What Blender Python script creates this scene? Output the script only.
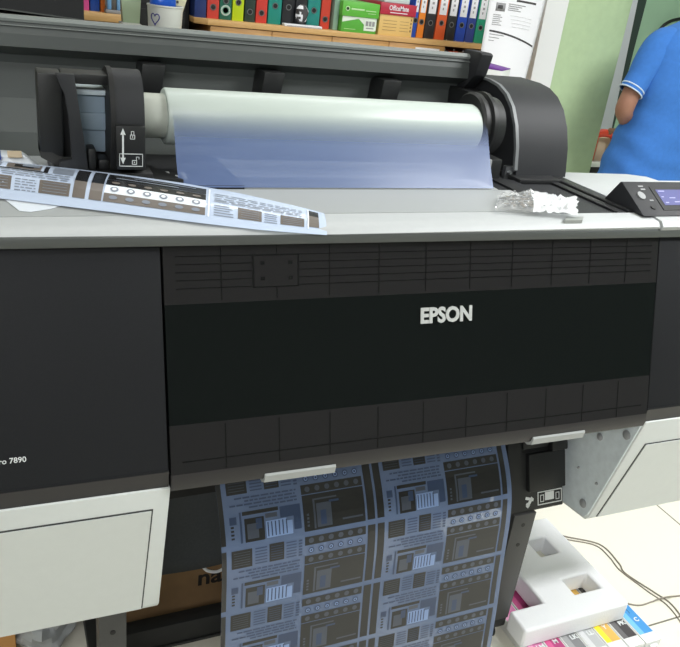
import bpy, bmesh, math, random
from mathutils import Vector, Matrix, noise

for o in list(bpy.data.objects):
    bpy.data.objects.remove(o, do_unlink=True)
scn = bpy.context.scene
COL = scn.collection
random.seed(4)

# ------------------------------------------------------------------ camera
cam_data = bpy.data.cameras.new('camera')
cam = bpy.data.objects.new('camera', cam_data)
COL.objects.link(cam)
scn.camera = cam
cam_data.sensor_fit = 'HORIZONTAL'
cam_data.sensor_width = 36.0
cam_data.lens = 36.0 * 767.0 / 680.0
cam_data.clip_start = 0.02
CR = ((0.91401, -0.067, 0.399), (-0.388, -0.423, 0.818), (0.114, -0.903, -0.413))   # columns: right, down, forward
PITCH, ROLL, YAW = math.radians(24.42), math.radians(7.18), math.radians(25.99)
A = Matrix(((1, 0, 0), (0, 0, -1), (0, 1, 0)))
Yw = Matrix(((math.cos(YAW), -math.sin(YAW), 0), (math.sin(YAW), math.cos(YAW), 0), (0, 0, 1)))
Pm = Matrix(((1, 0, 0), (0, math.cos(PITCH), -math.sin(PITCH)), (0, math.sin(PITCH), math.cos(PITCH))))
Rm = Matrix(((math.cos(ROLL), -math.sin(ROLL), 0), (math.sin(ROLL), math.cos(ROLL), 0), (0, 0, 1)))
W2C = Rm @ Pm @ A @ Yw                       # world -> camera (x right, y down, z forward)
right, down, fwd = W2C[0], W2C[1], W2C[2]
cam.matrix_world = Matrix(((right[0], -down[0], -fwd[0], 0.0),
                           (right[1], -down[1], -fwd[1], 0.0),
                           (right[2], -down[2], -fwd[2], 1.4),
                           (0, 0, 0, 1)))

# ------------------------------------------------------------------ world, lights, exposure
scn.view_settings.view_transform = 'Standard'
scn.view_settings.look = 'None'
scn.view_settings.gamma = 1.0
scn.view_settings.use_curve_mapping = False
scn.view_settings.exposure = -0.27
w = bpy.data.worlds.new('world')
scn.world = w
w.use_nodes = True
w.node_tree.nodes['Background'].inputs[0].default_value = (0.9, 0.97, 1.0, 1)
w.node_tree.nodes['Background'].inputs[1].default_value = 0.10

def area_light(name, loc, size, power, color=(0.98, 0.99, 1.0), aim=None):
    d = bpy.data.lights.new(name, 'AREA')
    d.shape = 'RECTANGLE'
    d.size, d.size_y = size
    d.energy = power
    d.color = color
    o = bpy.data.objects.new(name, d)
    COL.objects.link(o)
    o.location = loc
    if aim is not None:
        o.rotation_euler = (Vector(aim) - Vector(loc)).to_track_quat('-Z', 'Y').to_euler()
    return o
area_light('unseen_overhead_light', (-0.9, -1.5, 2.6), (1.6, 0.5), 62, aim=(0.5, 1.0, 0.7))  # added front key aimed at the printer, no fixture seen
area_light('unseen_overhead_light', (2.3, 0.1, 2.66), (1.2, 0.4), 80)  # right-hand pair, added to brighten the floor and foam
area_light('unseen_overhead_light', (2.3, 0.9, 2.66), (1.2, 0.4), 34)
area_light('unseen_overhead_light', (0.9, 2.2, 2.66), (1.6, 0.3), 15)
area_light('unseen_overhead_light', (-1.3, 0.7, 2.6), (0.8, 0.4), 12, aim=(0.0, 1.5, 1.1))  # added fill that lifts the lid from the left
area_light('unseen_overhead_light', (3.3, 3.3, 2.66), (1.0, 0.4), 14)

# ------------------------------------------------------------------ materials
def srgb(r, g, b):
    def f(c):
        c /= 255.0
        return c / 12.92 if c <= 0.04045 else ((c + 0.055) / 1.055) ** 2.4
    return (f(r), f(g), f(b), 1.0)

def mat(name, rgb, rough=0.5, metal=0.0, spec=0.5, alpha=None, emit=0.0, var=0.0, scale=40.0, bump=0.0, bscale=400.0, coat=0.0):
    m = bpy.data.materials.new(name)
    m.use_nodes = True
    nt = m.node_tree
    p = nt.nodes['Principled BSDF']
    c = srgb(*rgb)
    p.inputs['Base Color'].default_value = c
    p.inputs['Roughness'].default_value = rough
    p.inputs['Metallic'].default_value = metal
    p.inputs['Specular IOR Level'].default_value = spec
    if coat:
        p.inputs['Coat Weight'].default_value = coat
        p.inputs['Coat Roughness'].default_value = 0.06
    if alpha is not None:
        p.inputs['Alpha'].default_value = alpha
    if emit:
        p.inputs['Emission Color'].default_value = c
        p.inputs['Emission Strength'].default_value = emit
    if var or bump:
        tc = nt.nodes.new('ShaderNodeTexCoord')
    if var:
        n = nt.nodes.new('ShaderNodeTexNoise')
        n.inputs['Scale'].default_value = scale
        n.inputs['Detail'].default_value = 4
        r = nt.nodes.new('ShaderNodeValToRGB')
        r.color_ramp.elements[0].position = 0.3
        r.color_ramp.elements[1].position = 0.7
        r.color_ramp.elements[0].color = tuple(x * (1 - var) for x in c[:3]) + (1,)
        r.color_ramp.elements[1].color = tuple(min(1, x * (1 + var)) for x in c[:3]) + (1,)
        nt.links.new(tc.outputs['Object'], n.inputs['Vector'])
        nt.links.new(n.outputs['Fac'], r.inputs['Fac'])
        nt.links.new(r.outputs['Color'], p.inputs['Base Color'])
    if bump:
        n2 = nt.nodes.new('ShaderNodeTexNoise')
        n2.inputs['Scale'].default_value = bscale
        b = nt.nodes.new('ShaderNodeBump')
        b.inputs['Strength'].default_value = bump
        b.inputs['Distance'].default_value = 0.002
        nt.links.new(tc.outputs['Object'], n2.inputs['Vector'])
        nt.links.new(n2.outputs['Fac'], b.inputs['Height'])
        nt.links.new(b.outputs['Normal'], p.inputs['Normal'])
    return m

def wood_mat(name, a, b):
    m = mat(name, a, 0.45)
    nt = m.node_tree
    p = nt.nodes['Principled BSDF']
    tc = nt.nodes.new('ShaderNodeTexCoord')
    mp = nt.nodes.new('ShaderNodeMapping')
    mp.inputs['Scale'].default_value = (3, 3, 40)
    n = nt.nodes.new('ShaderNodeTexNoise')
    n.inputs['Scale'].default_value = 4
    n.inputs['Detail'].default_value = 6
    r = nt.nodes.new('ShaderNodeValToRGB')
    r.color_ramp.elements[0].color = srgb(*a)
    r.color_ramp.elements[1].color = srgb(*b)
    r.color_ramp.elements[0].position = 0.35
    r.color_ramp.elements[1].position = 0.65
    nt.links.new(tc.outputs['Object'], mp.inputs['Vector'])
    nt.links.new(mp.outputs['Vector'], n.inputs['Vector'])
    nt.links.new(n.outputs['Fac'], r.inputs['Fac'])
    nt.links.new(r.outputs['Color'], p.inputs['Base Color'])
    return m

def tile_mat(name, tile, grout, size, offset, gap=0.004):
    m = mat(name, tile, 0.22)
    nt = m.node_tree
    p = nt.nodes['Principled BSDF']
    g = nt.nodes.new('ShaderNodeNewGeometry')
    mp = nt.nodes.new('ShaderNodeMapping')
    mp.inputs['Location'].default_value = offset
    br = nt.nodes.new('ShaderNodeTexBrick')
    br.offset = 0.0
    br.inputs['Scale'].default_value = 1.0
    br.inputs['Brick Width'].default_value = size
    br.inputs['Row Height'].default_value = size
    br.inputs['Mortar Size'].default_value = gap
    br.inputs['Mortar Smooth'].default_value = 0.1
    br.inputs['Color1'].default_value = srgb(*tile)
    br.inputs['Color2'].default_value = srgb(*[max(0, c - 3) for c in tile])
    br.inputs['Mortar'].default_value = srgb(*grout)
    nt.links.new(g.outputs['Position'], mp.inputs['Vector'])
    nt.links.new(mp.outputs['Vector'], br.inputs['Vector'])
    nt.links.new(br.outputs['Color'], p.inputs['Base Color'])
    return m

M = dict(
    floor=tile_mat('floor_tile', (236, 232, 218), (120, 115, 105), 0.6, (-0.036, 0.242, 0), 0.0025),
    ceiling=tile_mat('ceiling_tile', (225, 228, 222), (120, 120, 118), 0.6, (0.1, 0.1, 0), 0.01),
    wall=mat('white_wall', (222, 224, 212), 0.8, var=0.03, scale=6),
    wallfront=mat('grey_green_wall', (84, 92, 88), 0.85, var=0.05, scale=4),
    green=mat('green_wall', (176, 198, 156), 0.75, var=0.035, scale=30),
    greenfar=mat('green_far_wall', (166, 198, 172), 0.75, var=0.03, scale=10),
    blackp=mat('black_plastic', (42, 43, 46), 0.55, spec=0.35, bump=0.12, bscale=900),
    blackpanel=mat('black_panel', (29, 30, 33), 0.6, spec=0.2, var=0.06, scale=300, bump=0.12, bscale=1200),
    darkp=mat('dark_plastic', (30, 31, 33), 0.5),
    deepblack=mat('deep_black', (14, 14, 15), 0.6),
    smoke=mat('smoked_cover', (18, 21, 21), 0.10, spec=0.4),
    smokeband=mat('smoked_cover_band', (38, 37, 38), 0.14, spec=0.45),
    litedge=mat('lit_lower_edge', (47, 45, 46), 0.4, spec=0.4),  # same plastic; light from the floor painted in as a lighter tone
    smokeline=mat('smoked_cover_rib', (24, 24, 25), 0.2),
    lipgrey=mat('grey_lip', (78, 81, 80), 0.5),
    deck=mat('pale_deck', (185, 188, 189), 0.5, var=0.015, scale=80),
    deck2=mat('pale_deck_grey', (166, 169, 169), 0.5),
    decktab=mat('deck_tab', (150, 153, 150), 0.5),
    skirt=mat('pale_skirt', (214, 218, 217), 0.55, var=0.01, scale=60),
    skirtgap=mat('door_gap', (60, 62, 62), 0.8),
    metal=mat('galvanised_plate', (220, 229, 234), 0.42, metal=0.0, var=0.06, scale=60),
    screw=mat('screw_steel', (150, 152, 155), 0.3, metal=0.9),
    lid=mat('lid_grey', (77, 81, 80), 0.5),
    lidlip=mat('lid_edge', (126, 131, 129), 0.5),
    trimgrey=mat('silver_trim', (116, 119, 121), 0.45),
    ledge=mat('grey_ledge', (176, 180, 182), 0.5),
    holdergrey=mat('holder_blue_grey', (146, 164, 180), 0.5),
    holderlight=mat('holder_pale_grey', (222, 236, 244), 0.5),
    icon=mat('white_print', (225, 228, 228), 0.5),
    silver=mat('silver_letters', (215, 217, 216), 0.35, metal=0.3),
    screen=mat('lcd_screen', (92, 94, 140), 0.2, emit=0.35),
    screenlight=mat('lcd_text', (150, 150, 190), 0.3, emit=0.4),
    button=mat('grey_button', (150, 152, 154), 0.4),
    postm=mat('stand_grey', (62, 62, 62), 0.5),
    cloth=mat('basket_cloth', (68, 71, 74), 0.9, var=0.08, scale=200),
    roll=mat('film_roll_white', (196, 206, 200), 0.38, var=0.01, scale=8),
    core=mat('roll_core', (196, 200, 190), 0.5, var=0.04, scale=50),
    foam=mat('white_foam', (246, 247, 250), 0.8, bump=0.3, bscale=250),
    wood=wood_mat('light_wood', (186, 138, 80), (204, 158, 98)),
    woodedge=wood_mat('wood_edge', (208, 164, 104), (216, 174, 116)),
    cardboard=mat('cardboard', (130, 102, 70), 0.85, var=0.08, scale=20),
    cardorange=mat('tan_cardboard', (205, 150, 88), 0.85, var=0.04, scale=20),
    print=mat('black_ink', (34, 30, 28), 0.7),
    paper=mat('white_paper', (232, 232, 236), 0.7),
    papergrey=mat('grey_print', (150, 150, 152), 0.7),
    paperdark=mat('dark_print', (70, 68, 70), 0.7),
    mug=mat('white_ceramic', (222, 224, 216), 0.3),
    heart=mat('blue_glaze', (50, 50, 130), 0.3),
    bluefoil=mat('blue_wrap', (36, 92, 200), 0.3, bump=0.5, bscale=60),
    shirt=mat('blue_polo', (54, 112, 188), 0.9, var=0.05, scale=60, bump=0.3, bscale=300),
    shirttrim=mat('white_trim', (200, 215, 230), 0.8),
    skin=mat('skin', (150, 108, 88), 0.6, var=0.04, scale=30),
    hair=mat('black_hair', (22, 18, 17), 0.6, bump=0.5, bscale=120),
    trouser=mat('dark_trousers', (48, 52, 66), 0.9),
    cable=mat('grey_cable', (138, 130, 118), 0.5),
    red=mat('red_plastic', (214, 62, 38), 0.4),
    darkred=mat('dark_red', (120, 30, 34), 0.5),
    cream=mat('cream_card', (218, 198, 170), 0.7),
    whitep=mat('white_plastic', (225, 226, 224), 0.4),
    purple=mat('purple_card', (104, 50, 140), 0.6),
    lilac=mat('lilac_board', (200, 200, 210), 0.6),
    darkgreen=mat('dark_doorway', (52, 66, 62), 0.8),
    blackwarm=mat('dark_brown_black', (42, 34, 34), 0.5),
    clip=mat('black_clip', (26, 27, 28), 0.5),
)
def colour(rgb, rough=0.45):
    k = 'c_%d_%d_%d' % rgb
    if k not in M:
        M[k] = mat('cover_%d_%d_%d' % rgb, rgb, rough)
    return M[k]

def film_mat(name, rgb, alpha, rough=0.2):
    m = mat(name, rgb, rough, alpha=alpha)
    return m
M['web'] = film_mat('clear_film', (112, 132, 178), 0.45, 0.22)
_nt = M['web'].node_tree
_tc = _nt.nodes.new('ShaderNodeTexCoord'); _sp = _nt.nodes.new('ShaderNodeSeparateXYZ'); _mr = _nt.nodes.new('ShaderNodeMapRange')
_mr.inputs['From Min'].default_value = 0.068; _mr.inputs['From Max'].default_value = 0.020
_mr.inputs['To Min'].default_value = 0.0; _mr.inputs['To Max'].default_value = 0.66
_nt.links.new(_tc.outputs['Object'], _sp.inputs[0]); _nt.links.new(_sp.outputs['Z'], _mr.inputs['Value'])
_nt.links.new(_mr.outputs['Result'], _nt.nodes['Principled BSDF'].inputs['Alpha'])
M['hang'] = film_mat('blue_film', (108, 125, 158), 0.82, 0.2)
M['hangdark'] = mat('film_print_black', (46, 46, 46), 0.28)
M['hangmid'] = mat('film_print_grey', (74, 80, 92), 0.28)
M['hangblue'] = mat('film_print_blue', (58, 72, 100), 0.28)
M['hangpale'] = mat('film_print_pale', (132, 156, 200), 0.28)
M['strip'] = film_mat('pale_film', (206, 220, 244), 0.85, 0.2)
M['stripdark'] = mat('strip_print_black', (34, 34, 36), 0.25)
M['stripbrown'] = mat('strip_print_brown', (112, 104, 98), 0.35)
M['stripgrey'] = mat('strip_print_grey', (130, 138, 152), 0.35)
M['stripwhite'] = mat('strip_print_white', (232, 238, 246), 0.3)
M['bag'] = mat('clear_bag', (235, 236, 236), 0.12, alpha=0.22)
M['bagwhite'] = mat('bag_zip_white', (244, 246, 248), 0.25, alpha=0.7)
M['greybag'] = mat('grey_bag', (186, 190, 192), 0.25, alpha=0.7)

# ------------------------------------------------------------------ mesh helpers
def tag(o, label=None, cat=None, group=None, kind=None):
    if label: o['label'] = label
    if cat: o['category'] = cat
    if group: o['group'] = group
    if kind: o['kind'] = kind
    return o

def empty(name, loc, label, cat, group=None):
    o = bpy.data.objects.new(name, None)
    o.empty_display_size = 0.05
    COL.objects.link(o)
    o.location = loc
    return tag(o, label, cat, group)

def root_loc(o):
    v = Vector((0, 0, 0))
    while o is not None:
        v = v + o.location
        o = o.parent
    return v

class MB:
    """collects shapes in world coordinates; build() links them as ONE mesh object"""
    def __init__(s):
        s.bm = bmesh.new()
        s.mi = 0
    def m(s, i):
        s.mi = i
        return s
    def face(s, pts):
        f = s.bm.faces.new([s.bm.verts.new(p) for p in pts])
        f.material_index = s.mi
        return f
    def box(s, x0, x1, y0, y1, z0, z1, bev=0.0, seg=2):
        P = [(x0, y0, z0), (x1, y0, z0), (x1, y1, z0), (x0, y1, z0), (x0, y0, z1), (x1, y0, z1), (x1, y1, z1), (x0, y1, z1)]
        return s.hexa(P, bev, seg)
    def hexa(s, P, bev=0.0, seg=2):
        v = [s.bm.verts.new(p) for p in P]
        fs = [s.bm.faces.new([v[i] for i in q]) for q in ((3, 2, 1, 0), (4, 5, 6, 7), (0, 1, 5, 4), (1, 2, 6, 5), (2, 3, 7, 6), (3, 0, 4, 7))]
        s._fin(fs, bev, seg)
        return s
    def _fin(s, fs, bev, seg):
        for f in fs: f.material_index = s.mi
        if bev > 0:
            es = list({e for f in fs for e in f.edges})
            r = bmesh.ops.bevel(s.bm, geom=es, offset=bev, segments=seg, profile=0.5, affect='EDGES', clamp_overlap=True)
            for f in r['faces']:
                f.material_index = s.mi
                f.smooth = True
    def prism(s, prof, x0, x1, axis='x', bev=0.0, seg=2):
        """closed profile; axis x: (y,z), axis y: (x,z), axis z: (x,y)"""
        def p(a, b, t):
            return (t, a, b) if axis == 'x' else ((a, t, b) if axis == 'y' else (a, b, t))
        A_ = [s.bm.verts.new(p(a, b, x0)) for a, b in prof]
        B_ = [s.bm.verts.new(p(a, b, x1)) for a, b in prof]
        n = len(prof)
        fs = [s.bm.faces.new(A_), s.bm.faces.new(B_[::-1])]
        for i in range(n):
            fs.append(s.bm.faces.new([A_[i], B_[i], B_[(i + 1) % n], A_[(i + 1) % n]]))
        s._fin(fs, bev, seg)
        return s
    def sheet(s, prof, x0, x1, thick=0.0, smooth=True):
        """open (y,z) profile swept in x, given thickness to the back (+normal)"""
        n = len(prof)
        rows = []
        back = []
        for i in range(n):
            a = Vector(prof[max(i - 1, 0)]); b = Vector(prof[min(i + 1, n - 1)])
            t = (b - a).normalized()
            nn = Vector((t.y, -t.x)) * thick
            rows.append(prof[i])
            back.append((prof[i][0] + nn.x, prof[i][1] + nn.y))
        if thick:
            s.prism(rows + back[::-1], x0, x1)
        else:
            va = [s.bm.verts.new((x0, y, z)) for y, z in rows]
            vb = [s.bm.verts.new((x1, y, z)) for y, z in rows]
            for i in range(n - 1):
                f = s.bm.faces.new([va[i], vb[i], vb[i + 1], va[i + 1]])
                f.material_index = s.mi
                f.smooth = smooth
        return s
    def tube(s, path, r, seg=8, caps=True):
        path = [Vector(p) for p in path]
        rings = []
        prev = None
        for i, p in enumerate(path):
            t = (path[min(i + 1, len(path) - 1)] - path[max(i - 1, 0)]).normalized()
            up = prev if prev is not None else (Vector((0, 0, 1)) if abs(t.z) < 0.9 else Vector((1, 0, 0)))
            u = (up - t * up.dot(t)).normalized()
            prev = u
            v = t.cross(u)
            rr = r[i] if isinstance(r, (list, tuple)) else r
            rings.append([s.bm.verts.new(p + (u * math.cos(k * 2 * math.pi / seg) + v * math.sin(k * 2 * math.pi / seg)) * rr) for k in range(seg)])
        for a, b in zip(rings, rings[1:]):
            for k in range(seg):
                f = s.bm.faces.new([a[k], a[(k + 1) % seg], b[(k + 1) % seg], b[k]])
                f.material_index = s.mi
                f.smooth = True
        if caps:
            for q in (rings[0][::-1], rings[-1]):
                f = s.bm.faces.new(q)
                f.material_index = s.mi
        return s
    def lathe(s, prof, c, axis='z', seg=40, smooth=True):
        """prof: (radius, offset along axis) from c"""
        c = Vector(c)
        rings = []
        for r, h in prof:
            ring = []
            for k in range(seg):
                a = 2 * math.pi * k / seg
                x, y = r * math.cos(a), r * math.sin(a)
                p = Vector((x, y, h)) if axis == 'z' else (Vector((h, x, y)) if axis == 'x' else Vector((x, h, y)))
                ring.append(s.bm.verts.new(c + p))
            rings.append(ring)
        for a, b in zip(rings, rings[1:]):
            for k in range(seg):
                f = s.bm.faces.new([a[k], a[(k + 1) % seg], b[(k + 1) % seg], b[k]])
                f.material_index = s.mi
                f.smooth = smooth
        for q in (rings[0][::-1], rings[-1]):
            try:
                f = s.bm.faces.new(q)
                f.material_index = s.mi
            except ValueError:
                pass
        return s
    def grid(s, fn, nu, nv, smooth=True):
        V = [[s.bm.verts.new(fn(i / nu, j / nv)) for j in range(nv + 1)] for i in range(nu + 1)]
        for i in range(nu):
            for j in range(nv):
                f = s.bm.faces.new([V[i][j], V[i + 1][j], V[i + 1][j + 1], V[i][j + 1]])
                f.material_index = s.mi
                f.smooth = smooth
        return s
    def build(s, name, mats, parent=None, origin=None, recalc=True, autosmooth=False):
        if recalc:
            bmesh.ops.recalc_face_normals(s.bm, faces=s.bm.faces)
        if parent is not None:
            O = root_loc(parent)
        else:
            O = Vector(origin) if origin is not None else Vector((0, 0, 0))
        bmesh.ops.translate(s.bm, verts=s.bm.verts, vec=-O)
        me = bpy.data.meshes.new(name)
        s.bm.to_mesh(me)
        s.bm.free()
        if not isinstance(mats, (list, tuple)): mats = [mats]
        for m_ in mats:
            me.materials.append(M[m_] if isinstance(m_, str) else m_)
        me.set_sharp_from_angle(angle=math.radians(38))
        o = bpy.data.objects.new(name, me)
        COL.objects.link(o)
        if parent is not None:
            o.parent = parent
        else:
            o.location = O
        return o

def struct(o):
    o['kind'] = 'structure'
    return o

def text_mesh(body, size, bold=0.0, depth=0.0008, width=None):
    """text as mesh in local XY, lower-left at origin; returns (verts, faces)"""
    cu = bpy.data.curves.new('txt', 'FONT')
    cu.body = body
    cu.size = size
    cu.offset = bold
    cu.extrude = depth
    cu.resolution_u = 3
    o = bpy.data.objects.new('txt', cu)
    COL.objects.link(o)
    dg = bpy.context.evaluated_depsgraph_get()
    me = bpy.data.meshes.new_from_object(o.evaluated_get(dg))
    vs = [v.co.copy() for v in me.vertices]
    fs = [list(p.vertices) for p in me.polygons]
    bpy.data.objects.remove(o, do_unlink=True)
    bpy.data.curves.remove(cu)
    bpy.data.meshes.remove(me)
    x0 = min(v.x for v in vs); x1 = max(v.x for v in vs)
    y0 = min(v.y for v in vs)
    k = (width / (x1 - x0)) if width else 1.0
    return [Vector(((v.x - x0) * k, v.y - y0, v.z)) for v in vs], fs

def add_text(mb, body, size, org, ex, ey, bold=0.0, depth=0.0008, width=None):
    """org: lower left corner; ex, ey: text right and up directions"""
    vs, fs = text_mesh(body, size, bold, depth, width)
    ex = Vector(ex).normalized(); ey = Vector(ey).normalized(); ez = ex.cross(ey)
    org = Vector(org)
    bv = [mb.bm.verts.new(org + ex * v.x + ey * v.y + ez * v.z) for v in vs]
    for f in fs:
        try:
            q = mb.bm.faces.new([bv[i] for i in f])
            q.material_index = mb.mi
        except ValueError:
            pass

# ================================================================== SETTING
struct(MB().box(-2.6, 5.2, -2.6, 4.4, -0.1, 0.0).build('floor', 'floor'))
struct(MB().box(-2.6, 5.2, -2.6, 4.4, 2.7, 2.8).build('ceiling', 'ceiling'))
struct(MB().box(-2.7, -2.6, -2.6, 4.4, 0, 2.7).build('wall_left', 'wall'))
struct(MB().box(5.2, 5.3, -2.6, 4.4, 0, 2.7).build('wall_right', 'greenfar'))
struct(MB().box(-2.6, 5.2, -2.7, -2.6, 0, 2.7).build('wall_front', 'wallfront'))
struct(MB().box(2.14, 5.2, 4.3, 4.4, 0, 2.7).build('wall_far', 'greenfar'))
struct(MB().box(-2.6, 2.14, 3.34, 3.44, 0, 2.7).build('wall_back', 'wall'))
struct(MB().box(2.14, 2.470, 2.70, 4.3, 0, 2.7).build('wall_column', 'green'))
struct(MB().box(2.035, 2.14, 2.69, 3.34, 0, 2.7).build('trim_1', 'whitep'))
# dark doorway beyond the column
d1 = struct(MB().box(3.60, 4.015, 4.26, 4.30, 0, 2.1).build('door_1', 'darkgreen'))

# ================================================================== PRINTER
PR = empty('large_format_printer', (0.67, 1.25, 0.0),
           'wide black and pale grey roll-fed printer with open lid filling the foreground', 'printer')
N = Vector((0, -0.958, 0.287))
UP = Vector((0, 0.287, 0.958))
def FP(x, z, off=0.0):
    """point on the sloping front face at height z"""
    return Vector((x, 0.916 + (z - 0.67) * 0.3, z)) + N * off

XL, XR = -0.14, 1.46           # printer ends
CL, CRt = 0.205, 1.142         # centre cover ends
# body behind the covers
MB().box(XL, 1.128, 1.04, 1.56, 0.66, 1.035).box(1.128, XR, 1.04, 1.345, 0.66, 1.035).build('body', 'darkp', PR)
# front cover (smoked)
b = MB()
prof_top, prof_mid, prof_low = 1.019, 0.937, 0.767
def strip(z0, z1, x0, x1, off, mi):
    b.m(mi).hexa([FP(x0, z0, -0.02), FP(x1, z0, -0.02), FP(x1, z1, -0.02), FP(x0, z1, -0.02),
                  FP(x0, z0, off), FP(x1, z0, off), FP(x1, z1, off), FP(x0, z1, off)])
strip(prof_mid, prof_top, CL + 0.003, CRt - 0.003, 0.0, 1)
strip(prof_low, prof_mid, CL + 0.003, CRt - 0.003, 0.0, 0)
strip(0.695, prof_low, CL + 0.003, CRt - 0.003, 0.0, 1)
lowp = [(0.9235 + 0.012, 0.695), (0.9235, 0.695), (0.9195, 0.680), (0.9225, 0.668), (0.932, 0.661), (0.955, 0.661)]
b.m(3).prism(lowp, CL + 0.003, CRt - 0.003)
for z in (0.958, 0.969, 0.980, 0.991, 1.002):
    strip(z, z + 0.0012, CL + 0.02, CRt - 0.02, 0.0006, 2)
for k in range(1, 11):
    x = CL + k * 0.0855
    strip(prof_mid + 0.004, prof_top - 0.004, x, x + 0.0012, 0.0007, 2)
    strip(0.697, prof_low - 0.004, x, x + 0.0012, 0.0007, 2)
strip(0.712, 0.7135, CL + 0.02, CRt - 0.02, 0.0007, 2)
# clip with four screws seen inside the top band
strip(0.956, 1.003, 0.338, 0.412, 0.0005, 2)
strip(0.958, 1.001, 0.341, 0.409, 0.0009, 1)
for cx_, cz_ in ((0.354, 0.969), (0.398, 0.969), (0.354, 0.991), (0.398, 0.991)):
    strip(cz_ - 0.0025, cz_ + 0.0025, cx_ - 0.003, cx_ + 0.003, 0.0014, 2)
front = b.build('front_cover', ['smoke', 'smokeband', 'smokeline', 'litedge'], PR)
# maker's lettering
b = MB()
add_text(b, 'EPSON', 0.0345, FP(0.6245, 0.889, 0.0012), (1, 0, 0), UP, bold=0.0013, width=0.0995)
tag(b.build('lettering', 'silver', front), 'silver capital letters on the smoked cover')
# finger tabs under the cover
for x0, x1 in ((0.352, 0.472), (0.865, 0.985)):
    b = MB()
    b.prism([(0.9185, 0.679), (0.9165, 0.676), (0.9185, 0.663), (0.930, 0.656), (0.95, 0.656), (0.95, 0.67)], x0, x1)
    tag(b.build('finger_tab', 'deck2', front), 'pale grey finger tab')
# ink bay covers
for x0, x1, nm in ((XL, CL, 0), (CRt, XR, 1)):
    b = MB()
    P = [(1.019 * 0 + 1.0207, 1.019), (0.916 + (0.705 - 0.67) * 0.3, 0.705), (0.9285, 0.683), (0.935, 0.670), (1.05, 0.670), (1.05, 1.019)]
    b.prism(P, x0, x1, bev=0.003)
    b.m(1).hexa([FP(x0, 0.7045, -0.004), FP(x1, 0.7045, -0.004), FP(x1, 0.7075, -0.004), FP(x0, 0.7075, -0.004), FP(x0, 0.7045, 0.0006), FP(x1, 0.7045, 0.0006), FP(x1, 0.7075, 0.0006), FP(x0, 0.7075, 0.0006)])
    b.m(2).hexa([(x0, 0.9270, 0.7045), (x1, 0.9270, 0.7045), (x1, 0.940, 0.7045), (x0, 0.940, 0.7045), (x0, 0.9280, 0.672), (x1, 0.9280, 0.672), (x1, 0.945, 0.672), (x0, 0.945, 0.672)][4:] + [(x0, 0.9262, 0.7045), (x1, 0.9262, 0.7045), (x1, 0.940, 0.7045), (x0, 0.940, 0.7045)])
    pn = b.build('ink_bay_cover', ['blackpanel', 'blackpanel', 'litedge'], PR)
    if nm == 0:
        b = MB()
        add_text(b, 'Pro 7890', 0.0108, FP(-0.0260, 0.7405, 0.0012), (1, 0, 0), UP, bold=0.0001, width=0.0395, depth=0.0002)
        tag(b.build('lettering', 'icon', pn), 'small pale lettering on the left black cover')
# thin grey joint under the deck lip
MB().box(XL, XR, 1.012, 1.06, 1.019, 1.034, bev=0.002).build('joint_strip', 'lipgrey', PR)
# pale deck with rounded lip
b = MB()
dp = [(1.016, 1.0335), (1.013, 1.040), (1.020, 1.0475), (1.045, 1.0515), (1.075, 1.0525), (1.212, 1.0525), (1.214, 1.034)]
b.prism(dp, XL, 0.930)
b.prism([q if q[0] < 1.06 else (1.062, q[1]) for q in dp[:4]] + [(1.062, 1.0525), (1.062, 1.034)], 0.930, 1.128)
b.m(1).box(XL, 0.90, 1.076, 1.210, 1.0525, 1.0535)  # flat top greyer than the lip, partly its dimmer light put into the colour
b.m(2).prism([(0.905, 1.020), (0.945, 1.020), (0.962, 1.038), (0.922, 1.038)], 1.044, 1.0545, axis='z', bev=0.001)
b.build('top_deck', ['deck', 'deck2', 'decktab'], PR)
b = MB()
dq = [(1.012, 1.0335), (1.008, 1.041), (1.016, 1.0500), (1.042, 1.0540), (1.0595, 1.0555), (1.0595, 1.034)]
b.prism(dq, 1.130, XR)
b.prism([(1.121, 1.060), (1.375, 1.060), (1.375, 1.285), (1.372, 1.314), (1.33, 1.335), (1.121, 1.346)], 1.034, 1.056, axis='z', bev=0.0015)
b.prism([(1.375, 1.060), (1.46, 1.060), (1.46, 1.285), (1.375, 1.285)], 1.034, 1.0545, axis='z')
b.build('right_deck', 'deck', PR)
# dark tray beside the right housing
b = MB()
b.box(0.925, 1.120, 1.064, 1.345, 1.034, 1.049)
b.m(1).box(1.066, 1.086, 1.064, 1.27, 1.049, 1.0535, bev=0.0015)
b.m(1).box(1.090, 1.119, 1.064, 1.345, 1.049, 1.0565, bev=0.002)
b.m(1).box(0.985, 1.092, 1.268, 1.345, 1.049, 1.0585, bev=0.002)
b.m(1).box(0.925, 0.955, 1.16, 1.31, 1.049, 1.056)
b.build('side_tray', ['blackp', 'darkp'], PR)
# trough floor, feed guides under the film
b = MB()
b.box(XL, 1.0, 1.214, 1.46, 1.034, 1.044)
b.m(1).box(0.385, 0.90, 1.218, 1.292, 1.044, 1.0525, bev=0.002)
b.m(2).prism([(0.225, 1.218), (0.384, 1.218), (0.384, 1.425), (0.225, 1.425)], 1.044, 1.0575, axis='z')
b.m(2).box(0.90, 0.985, 1.218, 1.29, 1.044, 1.052)
b.m(3)
for x, y in ((0.264, 1.252), (0.290, 1.252)):
    b.prism([(x, y), (x + 0.007, y), (x + 0.010, y + 0.05), (x + 0.003, y + 0.05)], 1.0575, 1.058, axis='z')
b.prism([(0.2775, 1.272), (0.286, 1.272), (0.282, 1.282)], 1.0575, 1.058, axis='z')
for x in (0.84, 0.868):
    b.prism([(x, 1.235), (x + 0.006, 1.235), (x + 0.004, 1.27), (x - 0.002, 1.27)], 1.044, 1.056, axis='z')
b.build('feed_guide', ['ledge', 'deck2', 'blackp', 'icon'], PR)

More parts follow.
